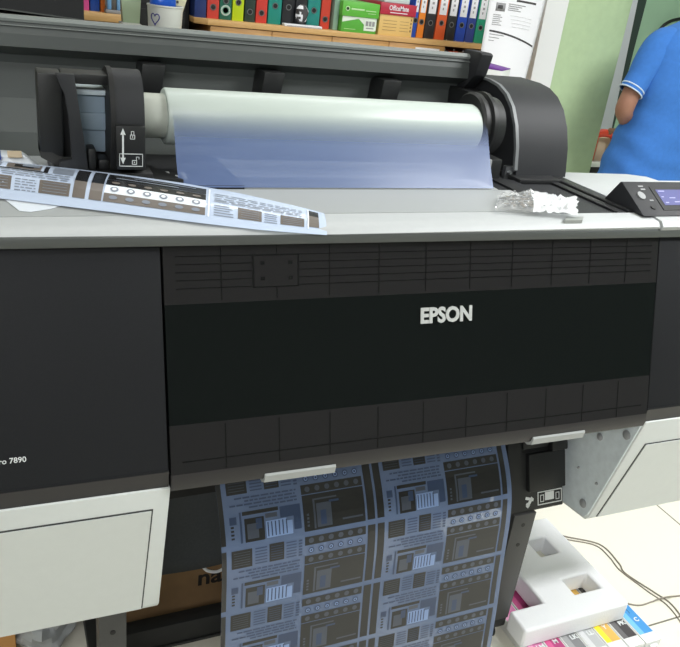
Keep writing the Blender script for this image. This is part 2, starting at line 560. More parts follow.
# ---- open roll lid
lid_in = [(1.452, 1.044), (1.50, 1.075), (1.528, 1.13), (1.536, 1.19), (1.530, 1.205), (1.492, 1.222), (1.494, 1.243), (1.500, 1.262)]
b = MB()
b.sheet(lid_in, XL, 0.985, thick=0.012)
b.m(1).prism([(1.4975, 1.262), (1.4965, 1.2665), (1.502, 1.272), (1.514, 1.272), (1.518, 1.262)], XL, 0.985)
b.m(1).box(XL, 0.985, 1.4945, 1.500, 1.2555, 1.2570)
lid = b.build('roll_lid', ['lid', 'lidlip'], PR)
for f in lid.data.polygons:
    f.use_smooth = False
for x in (0.258, 0.490, 0.748):
    b = MB()
    b.hexa([(x - 0.004, 1.474, 1.160), (x + 0.036, 1.474, 1.160), (x + 0.036, 1.535, 1.160), (x - 0.004, 1.535, 1.160),
            (x, 1.470, 1.210), (x + 0.042, 1.470, 1.210), (x + 0.042, 1.535, 1.210), (x, 1.535, 1.210)], bev=0.002)
    b.build('clip', 'clip', lid)
b = MB()
b.prism([(1.454, 1.277), (1.462, 1.281), (1.524, 1.280), (1.55, 1.25), (1.58, 1.18), (1.58, 1.06), (1.552, 1.06), (1.545, 1.17), (1.50, 1.205), (1.468, 1.232)], 0.962, 0.992, bev=0.003)
b.build('end_bracket', 'blackp', lid)

# ---- left roll holder
LH = MB()
LH.box(0.085, 0.232, 1.215, 1.40, 1.044, 1.078, bev=0.003)                     # base
LH.prism([(0.222, 1.215), (0.280, 1.215), (0.236, 1.32), (0.222, 1.32)], 1.044, 1.068, axis='z')
LH.box(0.066, 0.100, 1.236, 1.29, 1.095, 1.219, bev=0.003)                     # outer block
LH.hexa([(0.066, 1.232, 1.096), (0.098, 1.232, 1.078), (0.098, 1.29, 1.078), (0.066, 1.29, 1.096), (0.066, 1.24, 1.11), (0.098, 1.24, 1.11), (0.098, 1.29, 1.11), (0.066, 1.29, 1.11)])
LH.m(1).prism([(0.0900, 1.2215), (0.1165, 1.2215), (0.1215, 1.18), (0.1290, 1.12), (0.134, 1.078), (0.092, 1.078), (0.092, 1.093), (0.112, 1.095), (0.107, 1.16), (0.104, 1.192), (0.0965, 1.205)], 1.222, 1.234, axis='y', bev=0.0015)
LH.m(0).box(0.100, 0.170, 1.240, 1.29, 1.205, 1.220, bev=0.002)
LH.box(0.098, 0.112, 1.262, 1.29, 1.09, 1.21)                # top bridge
LH.box(0.125, 0.172, 1.345, 1.38, 1.078, 1.20)
LH.box(0.134, 0.146, 1.225, 1.26, 1.078, 1.112, bev=0.003)
LH.box(0.150, 0.166, 1.23, 1.27, 1.078, 1.094, bev=0.003)
holder = LH.build('roll_holder', ['clip', 'blackp'], PR)
b = MB()
b.box(0.120, 0.168, 1.275, 1.32, 1.095, 1.185, bev=0.004)
b.box(0.122, 0.168, 1.270, 1.32, 1.130, 1.158, bev=0.004)
b.m(1).box(0.120, 0.168, 1.266, 1.322, 1.185, 1.1945, bev=0.003)
tag(b.build('spindle_block', ['holdergrey', 'holderlight'], holder), 'blue-grey block seen through the black holder')
arch = [(1.228, 1.079), (1.216, 1.105), (1.211, 1.135), (1.212, 1.160), (1.217, 1.183), (1.226, 1.203), (1.240, 1.218), (1.258, 1.2265), (1.280, 1.2265), (1.31, 1.215), (1.34, 1.18), (1.35, 1.079)]
b = MB()
b.m(1).prism([(y - 0.004 if y < 1.3 else y, z + (0.003 if z > 1.1 else 0)) for y, z in arch], 0.166, 0.1735)
b.m(0).prism(arch, 0.1735, 0.217)
lock = b.build('lock_cover', ['blackp', 'deepblack'], PR)
for f in lock.data.polygons:
    f.use_smooth = abs(f.normal.x) < 0.5
lock.data.set_sharp_from_angle(angle=math.radians(38))
b = MB()
b.hexa([(0.1735, 1.202, 1.086), (0.217, 1.202, 1.086), (0.217, 1.232, 1.086), (0.172, 1.232, 1.086),
        (0.172, 1.202, 1.153), (0.216, 1.202, 1.153), (0.216, 1.225, 1.156), (0.172, 1.225, 1.156)], bev=0.0015)
b.m(1)
def iq(pts):     # flat printed shape on the lever front
    b.prism(pts, 1.2012, 1.2019, axis='y')
iq([(0.1812, 1.104), (0.1838, 1.104), (0.1838, 1.141), (0.1812, 1.141)])
iq([(0.1785, 1.140), (0.1865, 1.140), (0.1825, 1.150)])
iq([(0.1785, 1.105), (0.1865, 1.105), (0.1825, 1.095)])
for q in ((0.1770, 0.2125, 1.1105, 1.1115), (0.1770, 0.2125, 1.0915, 1.0925), (0.1770, 0.1778, 1.0915, 1.1115), (0.2117, 0.2125, 1.0915, 1.1115),
          (0.193, 0.2005, 1.1335, 1.1345), (0.193, 0.194, 1.1335, 1.1405), (0.1995, 0.2005, 1.1335, 1.1405), (0.193, 0.2005, 1.1395, 1.1405),
          (0.1945, 0.1953, 1.1405, 1.1455), (0.1983, 0.1991, 1.1405, 1.1455), (0.1945, 0.1991, 1.1450, 1.1458), (0.1962, 0.1974, 1.1360, 1.1385),
          (0.196, 0.2035, 1.0945, 1.0955), (0.196, 0.197, 1.0945, 1.1015), (0.2025, 0.2035, 1.0945, 1.1015), (0.196, 0.2035, 1.1005, 1.1015),
          (0.2022, 0.2030, 1.1015, 1.1065), (0.2022, 0.2070, 1.1060, 1.1068), (0.2062, 0.2070, 1.1030, 1.1068), (0.1990, 0.2002, 1.0970, 1.0990)):
    iq([(q[0], q[2]), (q[1], q[2]), (q[1], q[3]), (q[0], q[3])])
tag(b.build('lock_lever', ['clip', 'icon'], lock), 'black lever printed with white arrow and padlocks')

# ---- right flange and housing
RY, RZ, RR = 1.322, 1.1475, 0.0465
b = MB()
b.lathe([(0.02, 0.877), (0.060, 0.879), (0.064, 0.884), (0.064, 0.892), (0.059, 0.895), (0.059, 0.899), (0.066, 0.902), (0.066, 0.910), (0.060, 0.914), (0.056, 0.935), (0.03, 0.937)], (0, RY + 0.016, RZ + 0.004), axis='x', seg=56)
b.build('roll_flange', 'clip', PR)
b = MB()
b.box(0.909, 0.945, 1.285, 1.36, 1.044, 1.095, bev=0.003)
b.build('flange_support', 'clip', PR)
b = MB(); b.box(0.9005, 0.9085, 1.268, 1.30, 1.046, 1.098, bev=0.002)
tag(b.build('support_plate', 'button', PR), 'pale grey upright strip')
b = MB(); b.box(0.945, 0.996, 1.44, 1.55, 1.044, 1.20)
b.build('housing_core', 'clip', PR)
b = MB()
b.lathe([(0.0045, 0), (0.0045, -0.003), (0.002, -0.004)], (0.985, 1.3095, 1.062), axis='y', seg=12)
b.box(0.975, 0.9955, 1.3095, 1.32, 1.046, 1.075)
b.build('housing_screw', 'screw', PR)
hp = [(1.300, 1.036), (1.304, 1.068), (1.315, 1.115), (1.332, 1.155), (1.356, 1.188), (1.385, 1.210), (1.418, 1.223), (1.455, 1.228), (1.53, 1.229), (1.555, 1.21), (1.555, 1.036)]
b = MB()
b.prism(hp, 0.998, 1.128)
hs = b.build('right_housing', 'blackp', PR)
for f in hs.data.polygons:
    f.use_smooth = len(f.vertices) == 4 and abs(f.normal.x) < 0.5
hs.data.set_sharp_from_angle(angle=math.radians(34))
b = MB()
outer = hp[1:9]
inner = [(y + 0.0045, z - 0.004) for y, z in outer]
b.prism([(y - 0.0018, z + 0.001) for y, z in outer] + inner[::-1], 0.992, 0.9995)
tag(b.build('trim_band', 'trimgrey', hs), 'silver trim band along the black housing edge')

# ---- control panel
b = MB()
b.prism([(1.033, 1.0545), (1.108, 1.0985), (1.113, 1.0985), (1.145, 1.0545)], 1.100, 1.40, bev=0.0015)
cp = b.build('control_panel', 'blackp', PR)
PE = Vector((0, 0.075, 0.044)).normalized()
PN = Vector((0, -PE.z, PE.y))
def PP(x, t, off=0.0):   # t 0..1 up the sloping panel face
    return Vector((x - 0.063, 1.033, 1.0545)) + Vector((0, 0.075, 0.044)) * t + PN * off
def pbox(mb, x0, x1, t0, t1, o0, o1):
    mb.hexa([PP(x0, t0, o0), PP(x1, t0, o0), PP(x1, t1, o0), PP(x0, t1, o0), PP(x0, t0, o1), PP(x1, t0, o1), PP(x1, t1, o1), PP(x0, t1, o1)])
b = MB()
pbox(b, 1.222, 1.332, 0.16, 0.86, -0.001, 0.0012)
b.m(1); pbox(b, 1.232, 1.322, 0.30, 0.76, 0.0012, 0.0018)
b.m(2)
for x0, x1, t in ((1.236, 1.252, 0.70), (1.236, 1.242, 0.53), (1.255, 1.270, 0.50), (1.238, 1.246, 0.36), (1.262, 1.282, 0.38), (1.29, 1.31, 0.60)):
    pbox(b, x0, x1, t, t + 0.025, 0.0018, 0.0021)
tag(b.build('screen', ['deepblack', 'screen', 'screenlight'], cp), 'lit violet-blue display in a black bezel')
b = MB()
q = [PP(1.187 + 0.0085 * math.cos(a), 0.58 + 0.11 * math.sin(a), 0.0030) for a in [i * math.pi / 8 for i in range(16)]]
q0 = [p - PN * 0.004 for p in q]
b.face(q)
for i in range(16):
    b.face([q0[i], q0[(i + 1) % 16], q[(i + 1) % 16], q[i]])
tag(b.build('button', 'button', cp), 'oval silver power button')
b = MB()
q = [PP(1.200 + 0.006 * math.cos(a), 0.25 + 0.06 * math.sin(a), 0.002) for a in [i * math.pi / 8 for i in range(16)]]
q0 = [p - PN * 0.003 for p in q]
b.face(q)
for i in range(16):
    b.face([q0[i], q0[(i + 1) % 16], q[(i + 1) % 16], q[i]])
b.build('button', 'deepblack', cp)
for x0, x1, t in ((1.196, 1.208, 0.86), (1.198, 1.209, 0.77), (1.203, 1.212, 0.44)):
    b = MB(); pbox(b, x0, x1, t, t + 0.035, -0.0002, 0.0004)
    b.build('panel_marking', 'button', cp)

# ---- lower pale skirts
sk = [(0.9235, 0.677), (0.988, 0.388), (0.998, 0.374), (1.085, 0.362), (1.150, 0.500), (1.150, 0.677)]
def skirt_front(z):
    return 0.9235 + (0.677 - z) * (0.0645 / 0.289)
for side in (0, 1):
    b = MB()
    if side == 0:
        a, c = XL, 0.2075
    else:
        a, c = 1.146, XR
    b.prism(sk, a, c, bev=0.002)
    s_ = b.build('lower_skirt', 'skirt', PR)
    b = MB()
    def sb(x0, x1, z0, z1, o):
        y0, y1 = skirt_front(z0), skirt_front(z1)
        b.hexa([(x0, y0 + 0.004, z0), (x1, y0 + 0.004, z0), (x1, y1 + 0.004, z1), (x0, y1 + 0.004, z1),
                (x0, y0 - o, z0), (x1, y0 - o, z0), (x1, y1 - o, z1), (x0, y1 - o, z1)])
    def sbt(xa, xb, z0, z1, o, dx):   # x shifts by dx at the bottom
        y0, y1 = skirt_front(z0), skirt_front(z1)
        b.hexa([(xa[0], y0 + 0.004, z0), (xb[0], y0 + 0.004, z0), (xb[1], y1 + 0.004, z1), (xa[1], y1 + 0.004, z1),
                (xa[0], y0 - o, z0), (xb[0], y0 - o, z0), (xb[1], y1 - o, z1), (xa[1], y1 - o, z1)])
    if side == 0:
        b.m(1); sbt((a, a), (0.1795, 0.1840), 0.386, 0.636, 0.0009, 0)
        b.m(0); sbt((a, a), (0.1770, 0.1815), 0.386, 0.633, 0.0026, 0)
    else:
        b.m(1); sbt((1.166, 1.180), (c, c), 0.386, 0.613, 0.0009, 0)
        b.m(0); sbt((1.169, 1.183), (c, c), 0.386, 0.610, 0.0026, 0)
    b.build('access_door', ['skirt', 'skirtgap'], s_)
b = MB()
b.prism([(y + 0.003, z - 0.002) if z > 0.5 else (y + 0.002, z + 0.004) for y, z in sk], 1.1405, 1.145)
plate = b.build('side_plate', 'metal', PR)
for y, z, r in ((1.018, 0.571, 0.008), (0.954, 0.617, 0.010), (1.010, 0.402, 0.010), (0.99, 0.47, 0.0035), (1.05, 0.47, 0.003)):
    b = MB()
    b.lathe([(r, 0.0), (r, -0.002), (r * 0.55, -0.0045), (r * 0.2, -0.0045)], (1.1405, y, z), axis='x', seg=16)
    b.build('screw', 'button', plate)

# ---- underside, catch basket, stand
b = MB()
b.box(0.20, 1.14, 1.245, 1.30, 0.405, 0.66)
b.box(0.205, 1.14, 1.14, 1.25, 0.60, 0.66)
b.build('rear_skirt', 'deepblack', PR)
b = MB()
def bask(u, v):
    return (0.16 + u * 0.94, 1.262 + 0.012 * math.sin(v * math.pi) + 0.003 * math.sin(u * 23), 0.43 - v * 0.235)
b.grid(bask, 24, 8)
bk = b.build('paper_catcher', 'cloth', PR)
md = bk.modifiers.new('thick', 'SOLIDIFY'); md.thickness = 0.004
for x0, x1 in ((0.113, 0.160), (0.976, 1.034)):
    b = MB()
    b.box(x0, x1, 1.030, 1.075, 0.075, 0.384 if x0 > 0.5 else 0.64, bev=0.002)
    for z in (0.30, 0.245):
        b.m(1).lathe([(0.005, 0), (0.005, -0.001), (0.001, -0.001)], ((x0 + x1) / 2, 1.0302, z + (0.055 if x0 > 0.5 else 0.005)), axis='y', seg=12)
        if x0 < 0.5: break
    lg = b.m(0).build('stand_leg', ['postm', 'deepblack'], PR)
    b = MB()
    b.box(x0 - 0.001, x1 + 0.001, 1.034, 1.48, 0.045, 0.078, bev=0.004)
    b.build('foot_bar', 'clip', lg)
    for y in (1.060, 1.45):
        b = MB()
        b.lathe([(0.006, -0.012), (0.0225, -0.010), (0.0225, 0.010), (0.006, 0.012)], ((x0 + x1) / 2, y, 0.0225), axis='x', seg=24)
        b.build('caster', 'deepblack', lg)
b = MB()
b.box(0.155, 0.980, 1.20, 1.235, 0.054, 0.108, bev=0.002)
b.box(0.155, 0.980, 1.198, 1.237, 0.046, 0.054)
b.m(1).box(0.155, 0.980, 1.1975, 1.1985, 0.0495, 0.0515)
b.build('cross_beam', ['clip', 'postm'], PR)
# connector block with a tilted face under the right end
def BP(x, z, off=0.0):
    return Vector((x, 1.035 + (z - 0.385) * 0.39, z)) + Vector((0, -0.9316, 0.3634)) * off
def bb(mb, x0, x1, z0, z1, o0, o1, bev=0.0):
    mb.hexa([BP(x0, z0, o0), BP(x1, z0, o0), BP(x1, z1, o0), BP(x0, z1, o0), BP(x0, z0, o1), BP(x1, z0, o1), BP(x1, z1, o1), BP(x0, z1, o1)], bev)
b = MB()
bb(b, 0.965, 1.110, 0.385, 0.630, -0.06, 0.0, 0.003)
bb(b, 1.010, 1.108, 0.428, 0.506, -0.01, 0.012, 0.003)
bb(b, 1.070, 1.112, 0.506, 0.545, -0.01, 0.016, 0.003)
bb(b, 1.000, 1.068, 0.516, 0.560, -0.01, 0.006, 0.002)
b.m(1); bb(b, 1.000, 1.068, 0.508, 0.514, -0.01, 0.0008)
blk = b.build('connector_block', ['clip', 'deepblack'], PR)
b = MB()
def lab(x0, x1, z0, z1, t=0.0005):
    bb(b, x0, x1, z0, z1, -0.0003, t)
b.m(1)
lab(1.040, 1.106, 0.394, 0.396); lab(1.040, 1.106, 0.420, 0.422); lab(1.040, 1.042, 0.394, 0.422); lab(1.104, 1.106, 0.394, 0.422)
lab(1.060, 1.084, 0.402, 0.419, 0.0006)
for x in (1.047, 1.089):
    lab(x, x + 0.010, 0.400, 0.4015); lab(x, x + 0.0015, 0.400, 0.415); lab(x + 0.0085, x + 0.010, 0.400, 0.415); lab(x, x + 0.010, 0.4135, 0.415)
def rotq(cx_, cz_, w_, h_, a):
    pts = []
    for sx, sz in ((-1, -1), (1, -1), (1, 1), (-1, 1)):
        x, z = sx * w_ / 2, sz * h_ / 2
        pts.append(BP(cx_ + x * math.cos(a) - z * math.sin(a), cz_ + x * math.sin(a) + z * math.cos(a), 0.0006))
    b.face(pts)
rotq(1.018, 0.404, 0.024, 0.007, 0.9); rotq(1.018, 0.411, 0.022, 0.006, -0.3); rotq(1.013, 0.399, 0.010, 0.006, -0.8)
tag(b.build('warning_label', ['clip', 'icon'], blk), 'white pictograms on the black block')

# the cover line drops slightly towards the right end
for ob in PR.children_recursive:
    if ob.name.split('.')[0] in ('front_cover', 'lettering', 'finger_tab', 'ink_bay_cover', 'lower_skirt', 'access_door', 'side_plate', 'body', 'joint_strip'):
        for v in ob.data.vertices:
            X_, Z_ = v.co.x, v.co.z
            if ob.name == 'body' and Z_ > 0.9: continue
            k = min(1.0, max(0.0, (1.02 - Z_) / 0.35)) if Z_ > 0.67 else 0.5 + 0.5 * max(0.0, (Z_ - 0.38) / 0.29)
            v.co.z += (0.0045 - 0.0096 * X_) * (1 - k) + (-0.019 * X_) * k
            if ob.name.split('.')[0] in ('ink_bay_cover', 'lower_skirt', 'access_door') and Z_ < 0.74: v.co.z -= 0.004

# ================================================================== FILM
FR = empty('film_roll', (0.58, RY, RZ - RR), 'thick white roll of clear film mounted across the top of the printer', 'roll')
b = MB()
b.lathe([(0.030, 0.267), (0.0445, 0.267), (RR, 0.270), (RR, 0.874), (0.044, 0.879), (0.030, 0.879)], (0, RY, RZ), axis='x', seg=64)
b.build('wound_film', 'roll', FR)
b = MB()
b.lathe([(0.026, 0.205), (0.0345, 0.207), (0.0365, 0.215), (0.0365, 0.268), (0.026, 0.268)], (0, RY, RZ), axis='x', seg=40)
b.build('core', 'core', FR)
# clear web running down to the feed slot
b = MB()
wp = []
for k in range(7):
    a = math.radians(26 - k * 1)
    wp.append((RY - (RR + 0.0012) * math.cos(a), RZ + (RR + 0.0012) * math.sin(a)))
wp += [(1.262, 1.135), (1.242, 1.095), (1.2165, 1.0545)]
b.sheet(wp, 0.273, 0.886)
b.build('film_web', 'web', FR)

# hanging printed sheet
HP = [(1.120, 0.668), (1.085, 0.615), (1.052, 0.567), (1.018, 0.522), (0.994, 0.475), (0.981, 0.42), (0.974, 0.36), (0.964, 0.28), (0.953, 0.20), (0.944, 0.12), (0.938, 0.05)]
SL = [0.0]
for a, c in zip(HP, HP[1:]):
    SL.append(SL[-1] + math.hypot(a[0] - c[0], a[1] - c[1]))
def hang_pt(u, s, off=0.0):
    s = min(max(s, 0), SL[-1] - 1e-6)
    i = max(k for k in range(len(SL) - 1) if SL[k] <= s)
    f = (s - SL[i]) / (SL[i + 1] - SL[i])
    def tangent(k):
        a = HP[max(k - 1, 0)]; c = HP[min(k + 1, len(HP) - 1)]
        return Vector((c[0] - a[0], c[1] - a[1])).normalized()
    p0, p1 = Vector(HP[i]), Vector(HP[i + 1])
    L_ = (p1 - p0).length
    t0, t1 = tangent(i) * L_, tangent(i + 1) * L_
    h00 = 2 * f ** 3 - 3 * f ** 2 + 1; h10 = f ** 3 - 2 * f ** 2 + f; h01 = -2 * f ** 3 + 3 * f ** 2; h11 = f ** 3 - f ** 2
    p = p0 * h00 + t0 * h10 + p1 * h01 + t1 * h11
    t = (tangent(i) * (1 - f) + tangent(i + 1) * f).normalized()
    n = Vector((t.y, -t.x))     # towards the viewer
    if n.x > 0: n = -n
    p = p + n * off
    return (0.314 + u * 0.606, p.x, p.y)
b = MB()
b.grid(lambda u, v: hang_pt(u, v * SL[-1]), 4, 60)
def hq(u0, u1, s0, s1, mi, off=0.0006):
    if s1 <= 0.0 or s0 >= SL[-1]: return
    s0 = max(s0, 0.001); s1 = min(s1, SL[-1] - 0.001)
    n = max(1, int((s1 - s0) / 0.012))
    b.m(mi)
    for k in range(n):
        a = s0 + (s1 - s0) * k / n; c = s0 + (s1 - s0) * (k + 1) / n
        b.face([hang_pt(u0, a, off), hang_pt(u1, a, off), hang_pt(u1, c, off), hang_pt(u0, c, off)])
def hdisc(u, s, r, mi, off=0.0009, n=12):
    b.m(mi)
    b.face([hang_pt(u + r / 0.606 * math.cos(a), s + r * math.sin(a), off) for a in [2 * math.pi * k / n for k in range(n)]])
PITCHS = 0.130
S0 = 0.228 - 2 * PITCHS           # a page boundary sits at this arc length
rr = random.Random(7)
for row in range(0, 6):
    y0 = S0 + row * PITCHS
    P_ = lambda t: y0 + t * PITCHS
    for u0, u1 in ((-0.0, 0.014), (0.462, 0.488), (0.496, 0.520), (0.963, 0.982)):
        hq(u0, u1, P_(0.04), P_(0.96), 1)
    for A0, A1, B0, B1 in ((0.022, 0.250, 0.254, 0.455), (0.527, 0.746, 0.750, 0.956)):
        W = A1 - A0
        X = lambda t: A0 + W * t
        hq(X(0.03), X(0.30), P_(0.05), P_(0.31), 1)
        hq(X(0.53), X(0.73), P_(0.04), P_(0.30), 1)
        for k in range(6):
            hq(X(0.34), X(0.50), P_(0.06 + k * 0.043), P_(0.077 + k * 0.043), 3)
            hq(X(0.76), X(0.90), P_(0.06 + k * 0.043), P_(0.077 + k * 0.043), 3)
            hq(X(0.93), X(0.98), P_(0.06 + k * 0.043), P_(0.085 + k * 0.043), 3)
            hq(X(0.06), X(0.27), P_(0.085 + k * 0.036), P_(0.092 + k * 0.036), 2, 0.0009)
            hq(X(0.55), X(0.71), P_(0.08 + k * 0.036), P_(0.088 + k * 0.036), 3, 0.0009)
        for t, a, c in ((0.355, 0.12, 0.95), (0.40, 0.25, 0.93), (0.445, 0.05, 0.95), (0.49, 0.3, 0.95)):
            x = a
            while x < c:
                w_ = rr.uniform(0.04, 0.12)
                hq(X(x), X(min(x + w_, c)), P_(t), P_(t + 0.022), 3)
                x += w_ + 0.015
        # picture
        hq(X(0.20), X(0.68), P_(0.55), P_(0.60), 1)
        hq(X(0.16), X(0.185), P_(0.55), P_(0.96), 3)
        hq(X(0.22), X(0.48), P_(0.645), P_(0.96), 1)
        hq(X(0.25), X(0.40), P_(0.72), P_(0.92), 2, 0.0009)
        hq(X(0.37), X(0.45), P_(0.66), P_(0.80), 3, 0.0010)
        hq(X(0.50), X(0.66), P_(0.62), P_(0.68), 2)
        hq(X(0.50), X(0.78), P_(0.72), P_(0.95), 4)
        hq(X(0.78), X(0.86), P_(0.76), P_(0.95), 4)
        for k in range(6):
            hq(X(0.52 + k * 0.05), X(0.535 + k * 0.05), P_(0.735), P_(0.93), 3, 0.0009)
        hq(X(0.70), X(0.98), P_(0.56), P_(0.71), 3)
        hq(X(0.88), X(0.98), P_(0.71), P_(0.90), 3)
        for k in range(4):
            hq(X(0.04), X(0.08), P_(0.72 + k * 0.05), P_(0.745 + k * 0.05), 1)
        hq(X(0.03), X(0.12), P_(0.60), P_(0.70), 3)
        # dark page
        Wb = B1 - B0
        Xb = lambda t: B0 + Wb * t
        hq(Xb(0), Xb(1), P_(0.04), P_(0.165), 1)
        for k in range(6):
            hdisc(Xb(0.10 + k * 0.16), P_(0.10), 0.0052, 2)
            hdisc(Xb(0.10 + k * 0.16), P_(0.245), 0.0058, 3)
            hdisc(Xb(0.10 + k * 0.16), P_(0.245), 0.0036, 4, 0.0011)
            hdisc(Xb(0.10 + k * 0.16), P_(0.245), 0.0022, 3, 0.0013)
        hq(Xb(0), Xb(1), P_(0.325), P_(0.455), 1)
        for k in range(6):
            hdisc(Xb(0.10 + k * 0.16), P_(0.39), 0.0050, 2)
        hq(Xb(0), Xb(1), P_(0.468), P_(0.965), 1)
        hq(Xb(0.16), Xb(0.55), P_(0.53), P_(0.552), 2, 0.0009)
        hq(Xb(0.16), Xb(0.19), P_(0.53), P_(0.94), 2, 0.0009)
        hq(Xb(0.21), Xb(0.45), P_(0.60), P_(0.93), 2, 0.0009)
        hq(Xb(0.27), Xb(0.36), P_(0.70), P_(0.90), 3, 0.0011)
        hq(Xb(0.42), Xb(0.58), P_(0.58), P_(0.61), 3, 0.0011)
        hq(Xb(0.62), Xb(0.96), P_(0.86), P_(0.885), 2, 0.0009)
        for k in range(4):
            hq(Xb(0.05), Xb(0.085), P_(0.72 + k * 0.05), P_(0.75 + k * 0.05), 2, 0.0009)
o = b.build('printed_film_sheet', ['hang', 'hangdark', 'hangmid', 'hangblue', 'hangpale'], None, origin=(0.617, 0.95, 0.05), recalc=False)
tag(o, 'wide bluish printed film sheet hanging from under the smoked front cover', 'film')

# curled strip of printed film on the deck
FF = [(-0.16, 1.215, 1.0565), (0.005, 1.150, 1.0565), (0.082, 1.114, 1.0565), (0.166, 1.074, 1.0565), (0.263, 1.034, 1.0545), (0.350, 1.013, 1.049), (0.452, 1.0095, 1.0405)]
BB = [(-0.16, 1.275, 1.088), (0.009, 1.240, 1.088), (0.10, 1.222, 1.083), (0.185, 1.200, 1.079), (0.26, 1.150, 1.081), (0.345, 1.108, 1.076), (0.432, 1.064, 1.0665), (0.470, 1.070, 1.055)]
def polyat(P, t):
    f = t * (len(P) - 1)
    i = min(int(f), len(P) - 2); f -= i
    return Vector(P[i]).lerp(Vector(P[i + 1]), f)
def resample(P, n=24):
    L_ = [0]
    for a, c in zip(P, P[1:]): L_.append(L_[-1] + (Vector(c) - Vector(a)).length)
    out = []
    for k in range(n + 1):
        s_ = L_[-1] * k / n
        i = max(j for j in range(len(P) - 1) if L_[j] <= s_ + 1e-9)
        f = min(1, (s_ - L_[i]) / (L_[i + 1] - L_[i]))
        out.append(Vector(P[i]).lerp(Vector(P[i + 1]), f))
    return out
FF, BB = resample(FF), resample(BB)
def strip_pt(u, v, off=0.0):
    a, c = polyat(FF, u), polyat(BB, u)
    p = a.lerp(c, v)
    p.z += 0.020 * math.sin(math.pi * v) ** 1.0 * (0.25 + 0.75 * (1 - u)) * (1.0 if v < 0.5 else 0.9)
    p.z += off
    p.y -= off * 0.5
    return p
b = MB()
b.grid(lambda u, v: strip_pt(u, v), 48, 12)
def sq(u0, u1, v0, v1, mi, off=0.0007):
    b.m(mi)
    nu = max(1, int((u1 - u0) / 0.03)); nv = max(1, int((v1 - v0) / 0.12))
    for i in range(nu):
        for j in range(nv):
            a0 = u0 + (u1 - u0) * i / nu; a1 = u0 + (u1 - u0) * (i + 1) / nu
            c0 = v0 + (v1 - v0) * j / nv; c1 = v0 + (v1 - v0) * (j + 1) / nv
            b.face([strip_pt(a0, c0, off), strip_pt(a1, c0, off), strip_pt(a1, c1, off), strip_pt(a0, c1, off)])
def U(px):      # fraction along the strip of a spot seen at this distance from its left end
    return px
def um(u):       # spreads the printed pages along the strip
    K = ((0.0, -0.1), (0.16, 0.07), (0.305, 0.222), (0.37, 0.292), (0.445, 0.352), (0.515, 0.418), (0.523, 0.425), (0.588, 0.488), (0.596, 0.492), (0.768, 0.716), (0.782, 0.735), (0.862, 0.842), (0.905, 0.886), (0.955, 0.943), (0.963, 0.952), (1.0, 1.0))
    for (a0, b0), (a1, b1) in zip(K, K[1:]):
        if u <= a1: return b0 + (b1 - b0) * (u - a0) / (a1 - a0)
    return 1.0
def vm(v):
    return 0.14 + (v - 0.22) * 1.10
def sr(u0, u1, v0, v1, mi, off=0.0007):
    u0, u1 = um(u0), um(u1)
    if u1 <= 0.0: return
    sq(max(u0, 0.002), u1, vm(v0), vm(v1), mi, off)
blocks = [(0.20, 0.262), (0.03, 0.09), (0.285, 0.345), (0.395, 0.455)]
# u positions are fractions of the strip length (0 left end, 1 right tip)
for u0, u1 in ((0.01, 0.07), (0.16, 0.215), (0.305, 0.37), (0.445, 0.515)):
    sr(u0, u1, 0.22, 0.42, 2 if u0 > 0.2 else 2)
    for k in range(4):
        sr(u0 + 0.008, u1 - 0.006, 0.25 + k * 0.042, 0.258 + k * 0.042, 3, 0.001)
for u0, u1 in ((0.08, 0.15), (0.225, 0.297), (0.38, 0.437)):
    for k in range(5):
        x = u0
        while x < u1:
            w_ = rr.uniform(0.008, 0.02)
            sr(x, min(x + w_, u1), 0.22 + k * 0.04, 0.234 + k * 0.04, 3)
            x += w_ + 0.004
for k, v in enumerate((0.45, 0.49, 0.53, 0.57)):
    x = 0.02
    while x < 0.51:
        w_ = rr.uniform(0.01, 0.03)
        sr(x, min(x + w_, 0.51), v, v + 0.016, 3)
        x += w_ + 0.005
sr(0.31, 0.455, 0.60, 0.625, 1); sr(0.448, 0.458, 0.60, 0.86, 1)
sr(0.355, 0.44, 0.64, 0.86, 2); sr(0.37, 0.42, 0.68, 0.80, 1, 0.001); sr(0.39, 0.435, 0.72, 0.84, 3, 0.0013)
for k in range(5):
    sr(0.27 + k * 0.016, 0.28 + k * 0.016, 0.66, 0.84, 3)
for k in range(6):
    sr(0.19 + k * 0.013, 0.197 + k * 0.013, 0.62, 0.80, 3)
sr(0.468, 0.515, 0.62, 0.86, 3)
# two tall dark bars
for u0, u1 in ((0.523, 0.551), (0.560, 0.588)):
    sr(u0, u1, 0.22, 0.50, 2); sr(u0, u1, 0.50, 0.90, 1)
# banded panel with ovals
sr(0.596, 0.768, 0.22, 0.35, 2)
sr(0.596, 0.768, 0.35, 0.50, 4)
sr(0.596, 0.768, 0.50, 0.66, 1)
sr(0.596, 0.768, 0.67, 0.88, 1)
sr(0.61, 0.72, 0.72, 0.745, 3, 0.001); sr(0.64, 0.75, 0.80, 0.82, 3, 0.001)
for k in range(6):
    uc = 0.612 + k * 0.028
    for v0, v1, mi in ((0.255, 0.32, 3), (0.375, 0.475, 3), (0.55, 0.61, 2)):
        b.m(mi)
        n = 12
        b.face([strip_pt(um(uc) + 0.0095 * math.cos(t), vm((v0 + v1) / 2) + (v1 - v0) / 2 * math.sin(t), 0.0012) for t in [2 * math.pi * i / n for i in range(n)]])
    b.m(4)
    b.face([strip_pt(um(uc) + 0.005 * math.cos(t), vm(0.425) + 0.028 * math.sin(t), 0.0015) for t in [2 * math.pi * i / 12 for i in range(12)]])
